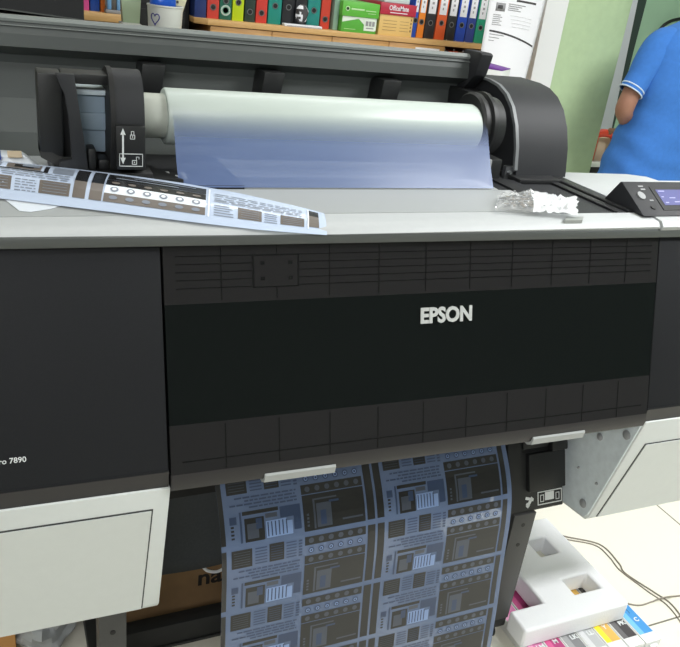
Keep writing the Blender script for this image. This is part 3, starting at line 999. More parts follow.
# right page
for u0, u1 in ((0.822, 0.862), (0.905, 0.955)):
    sr(u0, u1, 0.24, 0.46, 2)
    for k in range(4):
        sr(u0 + 0.005, u1 - 0.005, 0.27 + k * 0.045, 0.279 + k * 0.045, 3, 0.001)
for u0, u1 in ((0.782, 0.815), (0.868, 0.899)):
    for k in range(5):
        sr(u0, u1 - rr.uniform(0, 0.008), 0.24 + k * 0.045, 0.256 + k * 0.045, 3)
for v in (0.51, 0.56, 0.61, 0.68, 0.74):
    x = 0.782
    while x < 0.95:
        w_ = rr.uniform(0.01, 0.025)
        sr(x, min(x + w_, 0.95), v, v + 0.02, 3)
        x += w_ + 0.004
sr(0.963, 0.985, 0.26, 0.62, 2); sr(0.963, 0.985, 0.62, 0.88, 1)
for i, px in enumerate((0.772, 0.962)):
    sr(px, px + 0.003, 0.2, 0.9, 4, 0.001)
o = b.build('film_strip', ['strip', 'stripdark', 'stripbrown', 'stripgrey', 'stripwhite'], None, origin=(0.15, 1.12, 1.056), recalc=False)
tag(o, 'curled strip of printed film lying on the pale deck at the left', 'film')

# torn corner of clear film under the strip
b = MB()
b.prism([(0.012, 1.150), (0.028, 1.098), (0.042, 1.093), (0.068, 1.106), (0.085, 1.122)], 1.0540, 1.0548, axis='z')
tag(b.build('film_scrap', 'stripwhite', None, origin=(0.08, 1.06, 1.054)), 'small white torn film scrap poking out under the film strip', 'film')
# packet and orange card at the far left of the trough
b = MB()
b.hexa([(-0.03, 1.36, 1.0445), (0.075, 1.345, 1.0445), (0.07, 1.40, 1.0445), (-0.03, 1.42, 1.0445), (-0.02, 1.365, 1.066), (0.050, 1.355, 1.066), (0.045, 1.395, 1.066), (-0.02, 1.41, 1.066)], bev=0.003)
b.m(1).box(-0.03, 0.012, 1.352, 1.40, 1.060, 1.068, bev=0.002)
b.m(2).box(0.022, 0.044, 1.35, 1.39, 1.0655, 1.0672)
tag(b.build('sealed_packet', ['stripwhite', 'bluefoil', 'cream'], None, origin=(0.02, 1.38, 1.0445)), 'small white and blue packet behind the film strip at the far left', 'packet')

# clear bag of screws
b = MB()
def bag_pt(u, v):
    # u along the bag (0 = screw end at left, 1 = zip end at right), v across
    a = Vector((0.792, 1.072, 0)); d_ = Vector((0.152, -0.036, 0)); n_ = Vector((0.085, 0.110, 0)) * (0.75 + 0.15 * u) 
    p = a + d_ * u + n_ * (v - 0.08)
    p += Vector((noise.noise(Vector((u * 6, v * 6, 1))) * 0.008, noise.noise(Vector((u * 6, v * 6, 5))) * 0.008, 0))
    h = 0.020 * (math.sin(math.pi * min(max(v, 0), 1)) ** 0.7) * (math.sin(math.pi * min(1, u * 1.3)) ** 0.6 if u < 0.77 else 0.3) + 0.002
    h += 0.007 * noise.noise(Vector((u * 14, v * 14, 2))) + 0.004 * noise.noise(Vector((u * 30, v * 30, 4)))
    p.z = 1.0595 + max(h, 0.001)
    return p
BG = empty('zip_bag', (0.89, 1.09, 1.0535), 'crumpled clear plastic bag of small screws on the deck by the black tray', 'bag')
b = MB()
b.grid(lambda u, v: bag_pt(u, v), 28, 20, smooth=False)
for f in b.bm.faces:
    c_ = f.calc_center_median()
    f.material_index = 1 if (c_.x - 0.5 * (c_.y - 1.1)) > 0.885 else 0
b.m(0).grid(lambda u, v: Vector((bag_pt(u, v).x, bag_pt(u, v).y, 1.0582)), 6, 6, smooth=False)
b.build('bag_film', ['bag', 'bagwhite'], BG, recalc=False)
b = MB()
r2 = random.Random(3)
for k in range(110):
    u, v = r2.uniform(0.08, 0.55), r2.uniform(0.12, 0.85)
    p = bag_pt(u, v)
    z = 1.0625 + r2.random() * max(0.001, (p.z - 1.064) * 0.6)
    a = r2.uniform(0, math.pi)
    d_ = Vector((math.cos(a), math.sin(a), r2.uniform(-0.2, 0.2))) * r2.uniform(0.003, 0.006)
    b.m(r2.choice((0, 0, 1)))
    c_ = Vector((p.x, p.y, z))
    b.tube([c_ - d_, c_, c_ + d_], [0.0026, 0.0014, 0.0012], seg=6)
tag(b.build('screws', ['screw', 'cable'], BG), 'loose steel screws inside the bag', kind='stuff')

# ================================================================== FLOOR THINGS
# ink cartridges in a row under the foam
specs = [('cyan blue', (72, 150, 214), (120, 190, 238), 'C'), ('black', (70, 66, 68), (108, 106, 108), 'PK'), ('yellow', (222, 180, 92), (252, 236, 60), 'Y'),
         ('pale grey', (186, 188, 190), (214, 215, 217), 'LL'), ('mid grey', (128, 128, 131), (164, 164, 166), 'LK'), ('magenta', (178, 66, 122), (214, 96, 150), 'M'), ('pink', (216, 130, 176), (236, 172, 204), 'LM')]
places = ['under the foam corner, rightmost of the row', 'between the blue and the yellow ones', 'between the black and the pale grey ones', 'between the yellow and the mid grey ones',
          'between the pale grey and the magenta ones', 'between the mid grey and the pink ones', 'at the left end of the row under the foam']
for k, (cn, c1, c2, code) in enumerate(specs):
    xc = 1.376 - 0.0495 * k
    y0, y1 = 0.893 + 0.002 * (k % 3), 1.162
    E_ = empty('ink_cartridge', (xc, (y0 + y1) / 2, 0.0), '%s labelled ink cartridge %s' % (cn, places[k]), 'ink cartridge', 'ink cartridges in a row under the foam')
    b = MB()
    b.box(xc - 0.0235, xc + 0.0235, y0, y1, 0.0, 0.033, bev=0.002)
    b.box(xc - 0.012, xc + 0.012, y0 - 0.008, y0 + 0.002, 0.006, 0.024, bev=0.002)
    b.build('case', 'whitep', E_)
    b = MB()
    b.box(xc - 0.0205, xc + 0.0205, y0 + 0.026, y1 - 0.012, 0.0328, 0.0335)
    b.m(1).box(xc - 0.0205, xc - 0.006, y0 + 0.026, y1 - 0.012, 0.0335, 0.0338)
    b.m(2)
    add_text(b, code, 0.017, (xc + 0.000, y0 + 0.062, 0.0340), (1, 0, 0), (0, 1, 0), bold=0.0006, depth=0.0002)
    b.m(3).box(xc + 0.004, xc + 0.0052, y0 + 0.09, y0 + 0.14, 0.0335, 0.0338)
    tag(b.build('label', [colour(c1), colour(c2), 'icon', 'paperdark'], E_), '%s label' % cn)
b = MB()
b.prism([(1.385, 0.878), (1.402, 0.880), (1.396, 0.889)], 0.0, 0.003, axis='z')
tag(b.build('paper_scrap', colour((70, 110, 130)), None, origin=(1.394, 0.882, 0)), 'tiny dark blue-green scrap on the floor by the blue cartridge', 'scrap')
# foam with holes
xs = [1.038, 1.048, 1.135, 1.232, 1.292, 1.314, 1.348]
ys = [0.970, 1.034, 1.088, 1.132, 1.172, 1.236, 1.302]
def hole(i, j):
    xm, ym = (xs[i] + xs[i + 1]) / 2, (ys[j] + ys[j + 1]) / 2
    if 1.030 < xm < 1.135 and 1.034 < ym < 1.132: return True
    if 1.232 < xm < 1.318 and 1.034 < ym < 1.088: return True
    if 1.232 < xm < 1.292 and 1.172 < ym < 1.236: return True
    return False
b = MB()
zb, zt = 0.0345, 0.090
V = {}
def vv(i, j, z):
    if (i, j, z) not in V: V[(i, j, z)] = b.bm.verts.new((xs[i], ys[j], z))
    return V[(i, j, z)]
for i in range(6):
    for j in range(6):
        if hole(i, j): continue
        b.bm.faces.new([vv(i, j, zt), vv(i + 1, j, zt), vv(i + 1, j + 1, zt), vv(i, j + 1, zt)])
        b.bm.faces.new([vv(i, j + 1, zb), vv(i + 1, j + 1, zb), vv(i + 1, j, zb), vv(i, j, zb)])
        for di, dj, a, c in ((-1, 0, (i, j + 1), (i, j)), (1, 0, (i + 1, j), (i + 1, j + 1)), (0, -1, (i, j), (i + 1, j)), (0, 1, (i + 1, j + 1), (i, j + 1))):
            ii, jj = i + di, j + dj
            if 0 <= ii < 6 and 0 <= jj < 6 and not hole(ii, jj): continue
            b.bm.faces.new([vv(*a, zb), vv(*c, zb), vv(*c, zt), vv(*a, zt)])
fo = b.build('foam_packing', 'foam', None, origin=(1.18, 1.15, zb))
md = fo.modifiers.new('round', 'BEVEL'); md.width = 0.006; md.segments = 3; md.limit_method = 'ANGLE'
tag(fo, 'thick white foam packing slab with square holes lying on the ink cartridges', 'foam')
# cables
def spline(pts, n=10):
    P = [Vector(p) for p in pts]
    P = [P[0] * 2 - P[1]] + P + [P[-1] * 2 - P[-2]]
    out = []
    for i in range(1, len(P) - 2):
        for k in range(n):
            t = k / n
            out.append(0.5 * ((2 * P[i]) + (P[i + 1] - P[i - 1]) * t + (2 * P[i - 1] - 5 * P[i] + 4 * P[i + 1] - P[i + 2]) * t * t + (3 * P[i] - P[i - 1] - 3 * P[i + 1] + P[i + 2]) * t ** 3))
    out.append(P[-2])
    return out
zc = 0.0020
c1 = [(1.39, 1.345), (1.438, 1.301), (1.518, 1.243), (1.518, 1.165), (1.508, 1.125), (1.535, 1.045), (1.548, 0.99), (1.52, 0.90), (1.46, 0.80)]
c2 = [(1.398, 1.338), (1.432, 1.294), (1.505, 1.245), (1.512, 1.19), (1.505, 1.14), (1.522, 1.06), (1.538, 0.99), (1.512, 0.90), (1.45, 0.79)]
tag(MB().tube(spline([(x, y, zc) for x, y in c1]), 0.0020).build('cable', 'cable', None, origin=(1.5, 1.1, 0)), 'outer thin grey cable curving over the floor from behind the foam', 'cable')
tag(MB().tube(spline([(x - 0.004, y, zc) for x, y in c2]), 0.0016).build('cable', 'cable', None, origin=(1.49, 1.1, 0)), 'inner thin grey cable running beside the outer one on the floor', 'cable')
c3 = [(1.40, 1.06, zc), (1.452, 1.022, zc), (1.50, 1.020, zc), (1.520, 1.019, 0.0062), (1.555, 1.018, 0.0062), (1.60, 1.014, zc), (1.75, 0.99, zc)]
tag(MB().tube(spline(c3), 0.0020).build('cable', 'cable', None, origin=(1.55, 1.02, 0)), 'short grey cable crossing over the other two beside the foam corner', 'cable')

# cardboard box behind the stand
E_ = empty('cardboard_box', (0.45, 1.44, 0.0), 'brown cardboard box with black lettering behind the printer stand', 'box')
b = MB()
b.box(0.165, 0.80, 1.285, 1.60, 0.0, 0.206, bev=0.003)
b.m(1)
add_text(b, 'na', 0.062, (0.356, 1.2848, 0.118), (1, 0, 0), (0, 0, 1), bold=0.0014, depth=0.0003)
b.build('carton', ['cardboard', 'print'], E_)
b = MB()
b.tube(spline([(0.362, 1.275, 0.182), (0.372, 1.270, 0.172), (0.392, 1.268, 0.166), (0.412, 1.270, 0.170), (0.44, 1.275, 0.176)]), 0.0035)
b.build('rope_handle', 'paper', E_)
# things at lower left, under the printer
b = MB()
b.box(-0.32, -0.025, 1.30, 1.55, 0.0, 0.085, bev=0.002)
tag(b.build('flat_carton', 'cardorange', None, origin=(-0.17, 1.42, 0)), 'tan flat carton on the floor under the left end of the printer', 'box')
BG = empty('plastic_bag', (0.06, 1.36, 0.0), 'crumpled grey translucent plastic bag on the floor left of the stand leg', 'bag')
b = MB()
def pb(u, v):
    a = 2 * math.pi * u
    t = v * math.pi
    r_ = math.sin(t) ** 0.6
    p = Vector((0.036 + 0.058 * r_ * math.cos(a), 1.36 + 0.09 * r_ * math.sin(a), 0.052 - 0.050 * math.cos(t)))
    d_ = noise.noise(p * 26) * 0.026 + noise.noise(p * 60) * 0.012
    p += Vector((math.cos(a), math.sin(a), 0.6)) * d_ * r_
    p.z = max(p.z, 0.001)
    return p
b.grid(pb, 36, 20, smooth=False)
b.build('bag_film', 'greybag', BG, recalc=False)
b = MB()
b.hexa([(0.03, 1.33, 0.004), (0.07, 1.33, 0.004), (0.08, 1.36, 0.004), (0.04, 1.36, 0.004), (0.045, 1.325, 0.085), (0.07, 1.325, 0.088), (0.075, 1.34, 0.085), (0.05, 1.34, 0.085)], bev=0.003)
b.build('wrapped_part', 'paperdark', BG)

# ================================================================== BOOKCASE WALL
BK = empty('bookcase', (1.4, 3.15, 0.0), 'light wooden low bookcase along the back wall carrying a row of binders', 'bookcase')
b = MB(); b.prism([(0.752, 2.95), (2.03, 2.95), (2.03, 3.33), (0.709, 3.33), (0.709, 2.99)], 1.171, 1.191, axis='z', bev=0.002); b.build('top_board', 'woodedge', BK)
b = MB()
b.box(0.762, 0.78, 2.975, 3.33, 0.0, 1.171); b.box(2.01, 2.03, 2.97, 3.33, 0.0, 1.171); b.box(1.755, 1.772, 2.975, 3.33, 0.0, 1.171)
b.box(0.78, 2.01, 3.31, 3.33, 0.0, 1.171); b.box(0.78, 2.01, 2.985, 3.31, 0.0, 0.06)
b.box(1.772, 2.01, 2.98, 3.31, 0.80, 0.82); b.box(1.772, 2.01, 2.98, 3.31, 0.40, 0.42)
b.build('carcass', 'wood', BK)
for x0, x1 in ((0.764, 1.002), (1.004, 1.251), (1.253, 1.504), (1.506, 1.768)):
    b = MB(); b.box(x0, x1, 2.958, 2.974, 0.06, 1.169, bev=0.0015)
    b.build('door', 'wood', BK)
b = MB(); b.box(1.628, 1.742, 2.9565, 2.958, 1.138, 1.157); tag(b.build('label_strip', 'paper', BK), 'white paper label strip')

def binder(x0, x1, yf, zf, h, rgb, label, holez=0.065, lab=None, sticker=False, depth=0.27, group='binders on the bookcase', labz=0.095, ring=True):
    xc = (x0 + x1) / 2
    E = empty('ring_binder', (xc, yf + depth / 2, zf), label, 'binder', group)
    g = 0.001
    x0 += g; x1 -= g
    b = MB()
    b.box(x0, x1, yf, yf + 0.004, zf, zf + h, bev=0.001)
    b.box(x0, x0 + 0.003, yf + 0.004, yf + depth, zf, zf + h)
    b.box(x1 - 0.003, x1, yf + 0.004, yf + depth, zf, zf + h)
    b.build('cover', colour(rgb), E)
    b = MB(); b.box(x0 + 0.004, x1 - 0.004, yf + 0.006, yf + depth - 0.012, zf + 0.004, zf + h - 0.012); b.build('pages', 'paper', E)
    if ring:
        b = MB()
        b.m(0).lathe([(0.0115, -0.0006), (0.0115, -0.0016), (0.008, -0.0016), (0.008, -0.0006)], (xc, yf, zf + holez), axis='y', seg=20)
        b.m(1).lathe([(0.0082, -0.0008), (0.0082, -0.0011), (0.0005, -0.0011)], (xc, yf, zf + holez), axis='y', seg=20)
        b.build('finger_ring', ['screw', 'deepblack'], E)
    if lab:
        b = MB()
        w_ = (x1 - x0)
        b.box(x0 + w_ * 0.14, x1 - w_ * 0.14, yf - 0.0012, yf - 0.0002, zf + labz, zf + h - 0.02)
        b.m(1)
        for k in range(7):
            b.box(xc - w_ * 0.10, xc + w_ * (0.02 + 0.10 * (k % 2)), yf - 0.0016, yf - 0.0012, zf + labz + 0.018 + k * 0.018, zf + labz + 0.027 + k * 0.018)
        b.build('spine_label', [lab, 'papergrey'], E)
    if sticker:
        b = MB()
        b.lathe([(0.019, -0.0003), (0.019, -0.0012), (0.0005, -0.0012)], (xc, yf, zf + 0.033), axis='y', seg=24)
        b.m(1).lathe([(0.013, -0.0013), (0.013, -0.0015), (0.010, -0.0015), (0.010, -0.0013)], (xc, yf, zf + 0.033), axis='y', seg=24)
        b.build('round_sticker', [colour((170, 190, 180)), colour((96, 140, 120))], E)
    return E

Z0 = 1.191
YF = 3.0
BN = [
    (0.712, 0.757, (36, 56, 112), 'navy ring binder at the far left end of the bookcase', None, False, None),
    (0.759, 0.805, (200, 66, 58), 'red ring binder between the navy binder and the one with a round sticker', None, False, 0.040),
    (0.806, 0.853, (36, 100, 84), 'dark green ring binder with a pale round sticker', None, True, 0.066),
    (0.855, 0.900, (188, 214, 30), 'lime yellow-green ring binder', None, False, 0.065),
    (0.903, 0.945, (42, 62, 56), 'blackish green ring binder right of the lime one', None, False, 0.036),
    (0.947, 0.992, (204, 62, 54), 'red ring binder left of the wide teal one', 'paper', False, 0.036),
    (0.995, 1.049, (30, 140, 128), 'wide teal ring binder right of a red one', 'paper', False, 0.066),
    (1.051, 1.102, (38, 40, 44), 'black ring binder directly right of the wide teal one', None, False, 0.066),
    (1.104, 1.152, (44, 46, 50), 'black ring binder half hidden by a crumpled dark bag', None, False, 0.066),
    (1.154, 1.208, (34, 136, 128), 'teal ring binder right of the crumpled dark bag', 'paper', False, 0.064),
    (1.211, 1.251, (202, 66, 50), 'orange-red ring binder with black ring, right end of the left group', None, False, 0.036),
    (1.620, 1.643, (36, 84, 190), 'thin blue ring binder touching the yellow and red carton', 'paper', False, 0.066),
    (1.645, 1.678, (238, 138, 46), 'orange ring binder with two rings beside the thin blue one', 'paper', False, 0.062),
    (1.680, 1.729, (46, 44, 48), 'black ring binder with blue-ringed hole, between two orange ones', 'paper', False, 0.062),
    (1.732, 1.781, (228, 98, 50), 'vermilion ring binder between two black ones', 'paper', False, 0.066),
    (1.783, 1.830, (40, 42, 44), 'black ring binder with pale ring, left of the bright blue one', 'paper', False, 0.063),
    (1.832, 1.880, (32, 74, 184), 'bright blue ring binder between black and navy ones', 'paper', False, 0.066),
    (1.882, 1.926, (44, 66, 142), 'navy ring binder between bright blue and green ones', 'paper', False, 0.066),
    (1.928, 1.975, (32, 150, 116), 'green ring binder partly behind the wall poster', 'paper', False, 0.063),
]
for x0, x1, rgb, lb, lab, st, hz in BN:
    binder(x0, x1, YF, Z0, 0.315, rgb, lb, holez=hz or 0.07, lab=lab, sticker=st, ring=hz is not None, labz=0.098 if x0 > 1.5 else 0.105)
# lower shelf binders in the open bay
for k, (x0, x1, rgb, nm) in enumerate(((1.775, 1.815, (52, 46, 48), 'dark ring binder on the lower shelf, leftmost in the open bay'),
                                       (1.817, 1.862, (204, 84, 48), 'orange ring binder on the lower shelf of the open bay'),
                                       (1.864, 1.908, (126, 84, 52), 'brown ring binder on the lower shelf of the open bay'),
                                       (1.910, 1.955, (150, 44, 44), 'dark red ring binder on the lower shelf, nearest the poster'))):
    binder(x0, x1, 3.0, 0.82, 0.330, rgb, nm, holez=0.07, lab='paper', group='binders on the lower shelf', labz=0.24)
# pale green upright folder
b = MB(); b.box(1.262, 1.284, 2.99, 3.26, Z0, Z0 + 0.30, bev=0.002)
tag(b.build('file_folder', colour((136, 168, 150)), None, origin=(1.27, 3.1, Z0)), 'pale green upright folder left of the green carton', 'folder')
# cartons
E_ = empty('storage_carton', (1.365, 3.04, Z0), 'green and white lidded carton on the bookcase', 'box')
b = MB()
b.box(1.288, 1.440, 2.965, 3.20, Z0, Z0 + 0.098, bev=0.001)
b.m(1).prism([(1.290, Z0 + 0.036), (1.36, Z0 + 0.052), (1.40, Z0 + 0.02), (1.439, Z0 + 0.012), (1.439, Z0 + 0.06), (1.29, Z0 + 0.06)], 2.9640, 2.9652, axis='y')
b.m(1).box(1.385, 1.434, 2.9632, 2.9642, Z0 + 0.010, Z0 + 0.055)
b.m(2)
for k in range(3):
    b.box(1.392 + 0.014 * k, 1.403 + 0.014 * k, 2.9627, 2.9633, Z0 + 0.028, Z0 + 0.046)
b.box(1.395, 1.428, 2.9627, 2.9633, Z0 + 0.018, Z0 + 0.022)
b.m(3).box(1.300, 1.35, 2.9635, 2.9652, Z0 + 0.010, Z0 + 0.013)
b.build('carton', [colour((92, 176, 66)), colour((226, 236, 222)), 'papergrey', colour((160, 214, 130))], E_)
b = MB()
b.box(1.284, 1.444, 2.960, 3.205, Z0 + 0.0585, Z0 + 0.112, bev=0.001)
b.m(1).lathe([(0.009, 0), (0.009, -0.0012), (0.0055, -0.0012), (0.0055, 0)], (1.306, 2.960, Z0 + 0.086), axis='y', seg=20)
b.box(1.322, 1.378, 2.9592, 2.9602, Z0 + 0.083, Z0 + 0.089); b.box(1.385, 1.43, 2.9592, 2.9602, Z0 + 0.082, Z0 + 0.085); b.box(1.395, 1.43, 2.9592, 2.9602, Z0 + 0.073, Z0 + 0.075)
b.build('lid', [colour((98, 184, 66)), colour((190, 228, 170))], E_)
E_ = empty('storage_carton', (1.53, 3.04, Z0), 'tan yellow carton with a red lid on the bookcase', 'box')
b = MB()
b.box(1.452, 1.604, 2.965, 3.20, Z0, Z0 + 0.105, bev=0.001)
b.m(1)
for z in (0.020, 0.032, 0.044, 0.056):
    b.box(1.468, 1.53, 2.9643, 2.9652, Z0 + z, Z0 + z + 0.0014)
    b.box(1.545, 1.585, 2.9643, 2.9652, Z0 + z, Z0 + z + 0.0014)
for k in range(5):
    b.box(1.592, 1.598, 2.9643, 2.9652, Z0 + 0.02 + 0.014 * k, Z0 + 0.028 + 0.014 * k)
b.build('carton', [colour((228, 192, 120)), colour((150, 110, 70))], E_)
b = MB()
b.box(1.448, 1.609, 2.960, 3.205, Z0 + 0.079, Z0 + 0.122, bev=0.001)
b.m(1)
add_text(b, 'OfficeMate', 0.026, (1.486, 2.9594, Z0 + 0.096), (1, 0, 0), (0, 0, 1), bold=0.0004, depth=0.0004, width=0.088)
b.box(1.492, 1.57, 2.9592, 2.9602, Z0 + 0.086, Z0 + 0.089)
b.build('lid', [colour((184, 44, 66)), 'paper'], E_)
b = MB()
b.box(1.475, 1.59, 2.99, 3.17, Z0 + 0.1225, Z0 + 0.15, bev=0.003)
tag(b.build('tissue_pack', colour((196, 222, 218)), None, origin=(1.53, 3.08, Z0 + 0.1225)), 'pale aqua packet lying on the red carton lid', 'packet')
# folded pad and crumpled bag in front of black binders
b = MB()
b.box(1.05, 1.205, 2.956, 2.99, Z0 + 0.0005, Z0 + 0.010, bev=0.002)
b.m(1).box(1.06, 1.20, 2.9555, 2.958, Z0 + 0.003, Z0 + 0.005)
tag(b.build('paper_pad', ['paper', 'papergrey'], None, origin=(1.12, 2.97, Z0)), 'flat white paper pad on the bookcase edge before the black binders', 'paper')
b = MB()
def crump(u, v):
    a = 2 * math.pi * u; t = math.pi * v
    p = Vector((1.125 + 0.026 * math.sin(t) * math.cos(a), 2.979 + 0.012 * math.sin(t) * math.sin(a), Z0 + 0.011 + 0.036 - 0.036 * math.cos(t)))
    d_ = noise.noise(p * 60) * 0.012 * math.sin(t)
    return p + Vector((math.cos(a), 0.4 * math.sin(a), 0.2)) * d_
b.grid(crump, 20, 12, smooth=False)
for f in b.bm.faces:
    f.material_index = 1 if noise.noise(f.calc_center_median() * 70) > 0.12 else 0
tag(b.build('crumpled_bag', ['paperdark', 'paper'], None, origin=(1.125, 2.98, Z0 + 0.011)), 'crumpled dark and white bag standing on the flat paper pad', 'bag')

# ---- left group
b = MB()
b.box(-0.6, 0.468, 2.948, 3.33, 1.152, 1.1795, bev=0.002)
b.m(1).box(-0.6, 0.462, 2.965, 3.33, 0, 1.152)
tag(b.build('side_cabinet', ['woodedge', 'wood'], None, origin=(0, 3.1, 0)), 'light wooden cabinet behind the dark machine at the far left', 'cabinet')
b = MB()
b.box(0.475, 0.706, 3.05, 3.33, 0, 1.62, bev=0.004)  # black block put in where only a dark gap shows
b.m(1)
for z in (0.42, 0.82, 1.22): b.box(0.49, 0.69, 3.045, 3.05, z, z + 0.38)
tag(b.build('dark_gap_block', ['deepblack', 'clip'], None, origin=(0.6, 3.2, 0)), 'tall black block for the dark gap behind the white mug, between the wooden units', 'cabinet')
for x0, x1, rgb, lb, lab in ((0.311, 0.343, (214, 84, 158), 'pink magenta ring binder on the left wooden cabinet', None),
                             (0.345, 0.378, (36, 80, 170), 'blue ring binder beside the pink magenta one', None),
                             (0.380, 0.397, (232, 130, 60), 'thin orange ring binder behind the desk punch', None)):
    binder(x0, x1, 3.0, 1.1795, 0.31, rgb, lb, group='binders on the left cabinet', ring=False)
E_ = empty('desk_punch', (0.42, 2.975, 1.1795), 'blue and orange desk punch on the left wooden cabinet', 'punch')
b = MB(); b.box(0.392, 0.452, 2.955, 3.0, 1.1796, 1.192, bev=0.003); b.build('base', 'papergrey', E_)
b = MB(); b.box(0.398, 0.412, 2.958, 2.99, 1.192, 1.245, bev=0.003); b.box(0.430, 0.442, 2.958, 2.99, 1.192, 1.245, bev=0.003); b.build('arm', colour((120, 170, 214)), E_)
b = MB(); b.box(0.412, 0.430, 2.962, 2.985, 1.192, 1.235, bev=0.002); b.build('lever', colour((96, 92, 88)), E_)
b = MB(); b.box(0.443, 0.449, 2.962, 2.985, 1.192, 1.25, bev=0.001); b.build('guide', colour((222, 132, 70)), E_)
# low black sideboard behind the printer
b = MB()
b.box(-0.7, 0.70, 2.20, 2.70, 0, 1.12, bev=0.004)
tag(b.build('sideboard', 'deepblack', None, origin=(0, 2.45, 0)), 'low black sideboard behind the printer lid, under mug and papers', 'cabinet')
# black office machine
E_ = empty('office_machine', (0.0, 2.42, 1.12), 'dark office machine on the sideboard at the upper left corner', 'machine')
b = MB()
b.box(-0.36, 0.246, 2.28, 2.62, 1.12, 1.208, bev=0.004)
b.build('base', 'blackwarm', E_)
b = MB()
def edge(u):
    return 1.228 - 0.022 * (u ** 1.6)
n = 16
pr = [(-0.36 + 0.606 * k / n, edge(k / n)) for k in range(n + 1)]
b.prism(pr + [(0.246, 1.46), (-0.36, 1.46)], 2.275, 2.60, axis='y')
b.m(1).prism(pr + [(x, z + 0.0035) for x, z in pr[::-1]], 2.2735, 2.28, axis='y')
b.build('casing', ['darkp', 'lipgrey'], E_)
# papers
b = MB()
for k in range(7):
    zz = 1.12 + 0.009 * k
    b.m(k % 3).box(0.392 + 0.003 * (k % 3), 0.450 - 0.002 * (k % 2), 2.50 + 0.004 * (k % 2), 2.66, zz, zz + 0.0088)
b.m(3).hexa([(0.400, 2.62, 1.183), (0.450, 2.62, 1.183), (0.450, 2.66, 1.183), (0.400, 2.66, 1.183), (0.392, 2.65, 1.31), (0.462, 2.65, 1.31), (0.462, 2.66, 1.31), (0.392, 2.66, 1.31)])
tag(b.build('magazine_stack', [colour((190, 190, 186)), colour((90, 70, 78)), colour((214, 206, 206)), colour((148, 164, 134))], None, origin=(0.44, 2.58, 1.12)), 'stack of magazines with an upright green one, left of the mug', 'magazines')
# mug
E_ = empty('mug', (0.505, 2.5, 1.12), 'big white mug with a blue heart holding bits and pieces', 'mug')
b = MB()
b.lathe([(0.0005, 0.0), (0.043, 0.0), (0.046, 0.004), (0.0525, 0.126), (0.0545, 0.128), (0.0545, 0.132), (0.0505, 0.132), (0.049, 0.126), (0.043, 0.008), (0.0005, 0.008)], (0.505, 2.5, 1.12), seg=40)
cup = b.build('cup', 'mug', E_)
b = MB()
def heart(t):
    x = 16 * math.sin(t) ** 3
    y = 13 * math.cos(t) - 5 * math.cos(2 * t) - 2 * math.cos(3 * t) - math.cos(4 * t)
    return x / 17.0, y / 17.0
n = 28
H0 = []
for k in range(n):
    x, y = heart(2 * math.pi * k / n)
    th = math.radians(224) + x * 0.30
    z = 1.214 + y * 0.019
    R_ = 0.0490 + 0.0055 * (z - 1.12) / 0.126 - 0.0022 + 0.0006
    H0.append((0.505 + R_ * math.cos(th), 2.5 + R_ * math.sin(th), z))
b.tube(H0 + [H0[0]], 0.0016, seg=6)
b.build('heart_motif', 'heart', cup)
b = MB()
def foil(u, v):
    a = 2 * math.pi * u; t = math.pi * v
    p = Vector((0.500 + 0.038 * math.sin(t) * math.cos(a), 2.5 + 0.028 * math.sin(t) * math.sin(a), 1.262 - 0.045 * math.cos(t)))
    return p + Vector((math.cos(a), math.sin(a), 0.3)) * noise.noise(p * 45) * 0.010
b.grid(foil, 20, 12, smooth=False)
tag(b.build('foil_parcel', 'bluefoil', None, origin=(0.50, 2.5, 1.217)), 'crinkled bright blue wrapper sticking out of the mug', 'wrapper')
b = MB()
b.hexa([(0.508, 2.53, 1.135), (0.535, 2.53, 1.135), (0.535, 2.532, 1.135), (0.508, 2.532, 1.135), (0.512, 2.54, 1.34), (0.600, 2.54, 1.34), (0.600, 2.542, 1.34), (0.512, 2.542, 1.34)])
b.m(1)
for k in range(4):
    z = 1.256 + k * 0.02
    b.box(0.528, 0.537 + 0.006 * (k % 2), 2.5335, 2.5375, z, z + 0.007); b.box(0.546, 0.552, 2.5335, 2.5375, z + 0.002, z + 0.009)
tag(b.build('note_card', [colour((208, 204, 170)), 'paperdark'], None, origin=(0.53, 2.535, 1.135)), 'cream card with dark marks standing in the mug', 'card')

# ================================================================== POSTER AND BOX
b = MB()
PX0, PX1 = 1.742, 2.006
def post(u, v, off=0.0):
    # u across, v from bottom (0) to top (1)
    z = 0.99 + v * 0.50
    x = PX0 + 0.010 * (1 - v) + u * (PX1 - PX0) - 0.055 * (1 - v) * u
    y = 2.655 - 0.022 * math.sin(math.pi * u) * (1 - 0.35 * v) - 0.02 * (1 - v) * u
    return Vector((x, y - off, z))
b.grid(lambda u, v: post(u, v), 16, 16)
def pq(u0, u1, z0, z1, mi, off=0.0008, arch=0.0):
    b.m(mi)
    n = max(1, int((u1 - u0) / 0.06))
    for k in range(n):
        a0 = u0 + (u1 - u0) * k / n; a1 = u0 + (u1 - u0) * (k + 1) / n
        d0 = arch * (a0 - u0) ** 1.6; d1 = arch * (a1 - u0) ** 1.6
        b.face([post(a0, (z0 - d0 - 0.99) / 0.5, off), post(a1, (z0 - d1 - 0.99) / 0.5, off), post(a1, (z1 - d1 - 0.99) / 0.5, off), post(a0, (z1 - d0 - 0.99) / 0.5, off)])
pq(0.12, 0.27, 1.337, 1.366, 2); pq(0.15, 0.23, 1.345, 1.358, 1, 0.0014)
pq(0.44, 0.82, 1.376, 1.383, 1, arch=0.02)
pq(0.08, 0.96, 1.262, 1.2685, 1, arch=0.052)
for k, (u1, z) in enumerate(((0.62, 1.364), (0.56, 1.357), (0.50, 1.350), (0.55, 1.343))): pq(0.32, u1, z, z + 0.003, 3, arch=0.02)
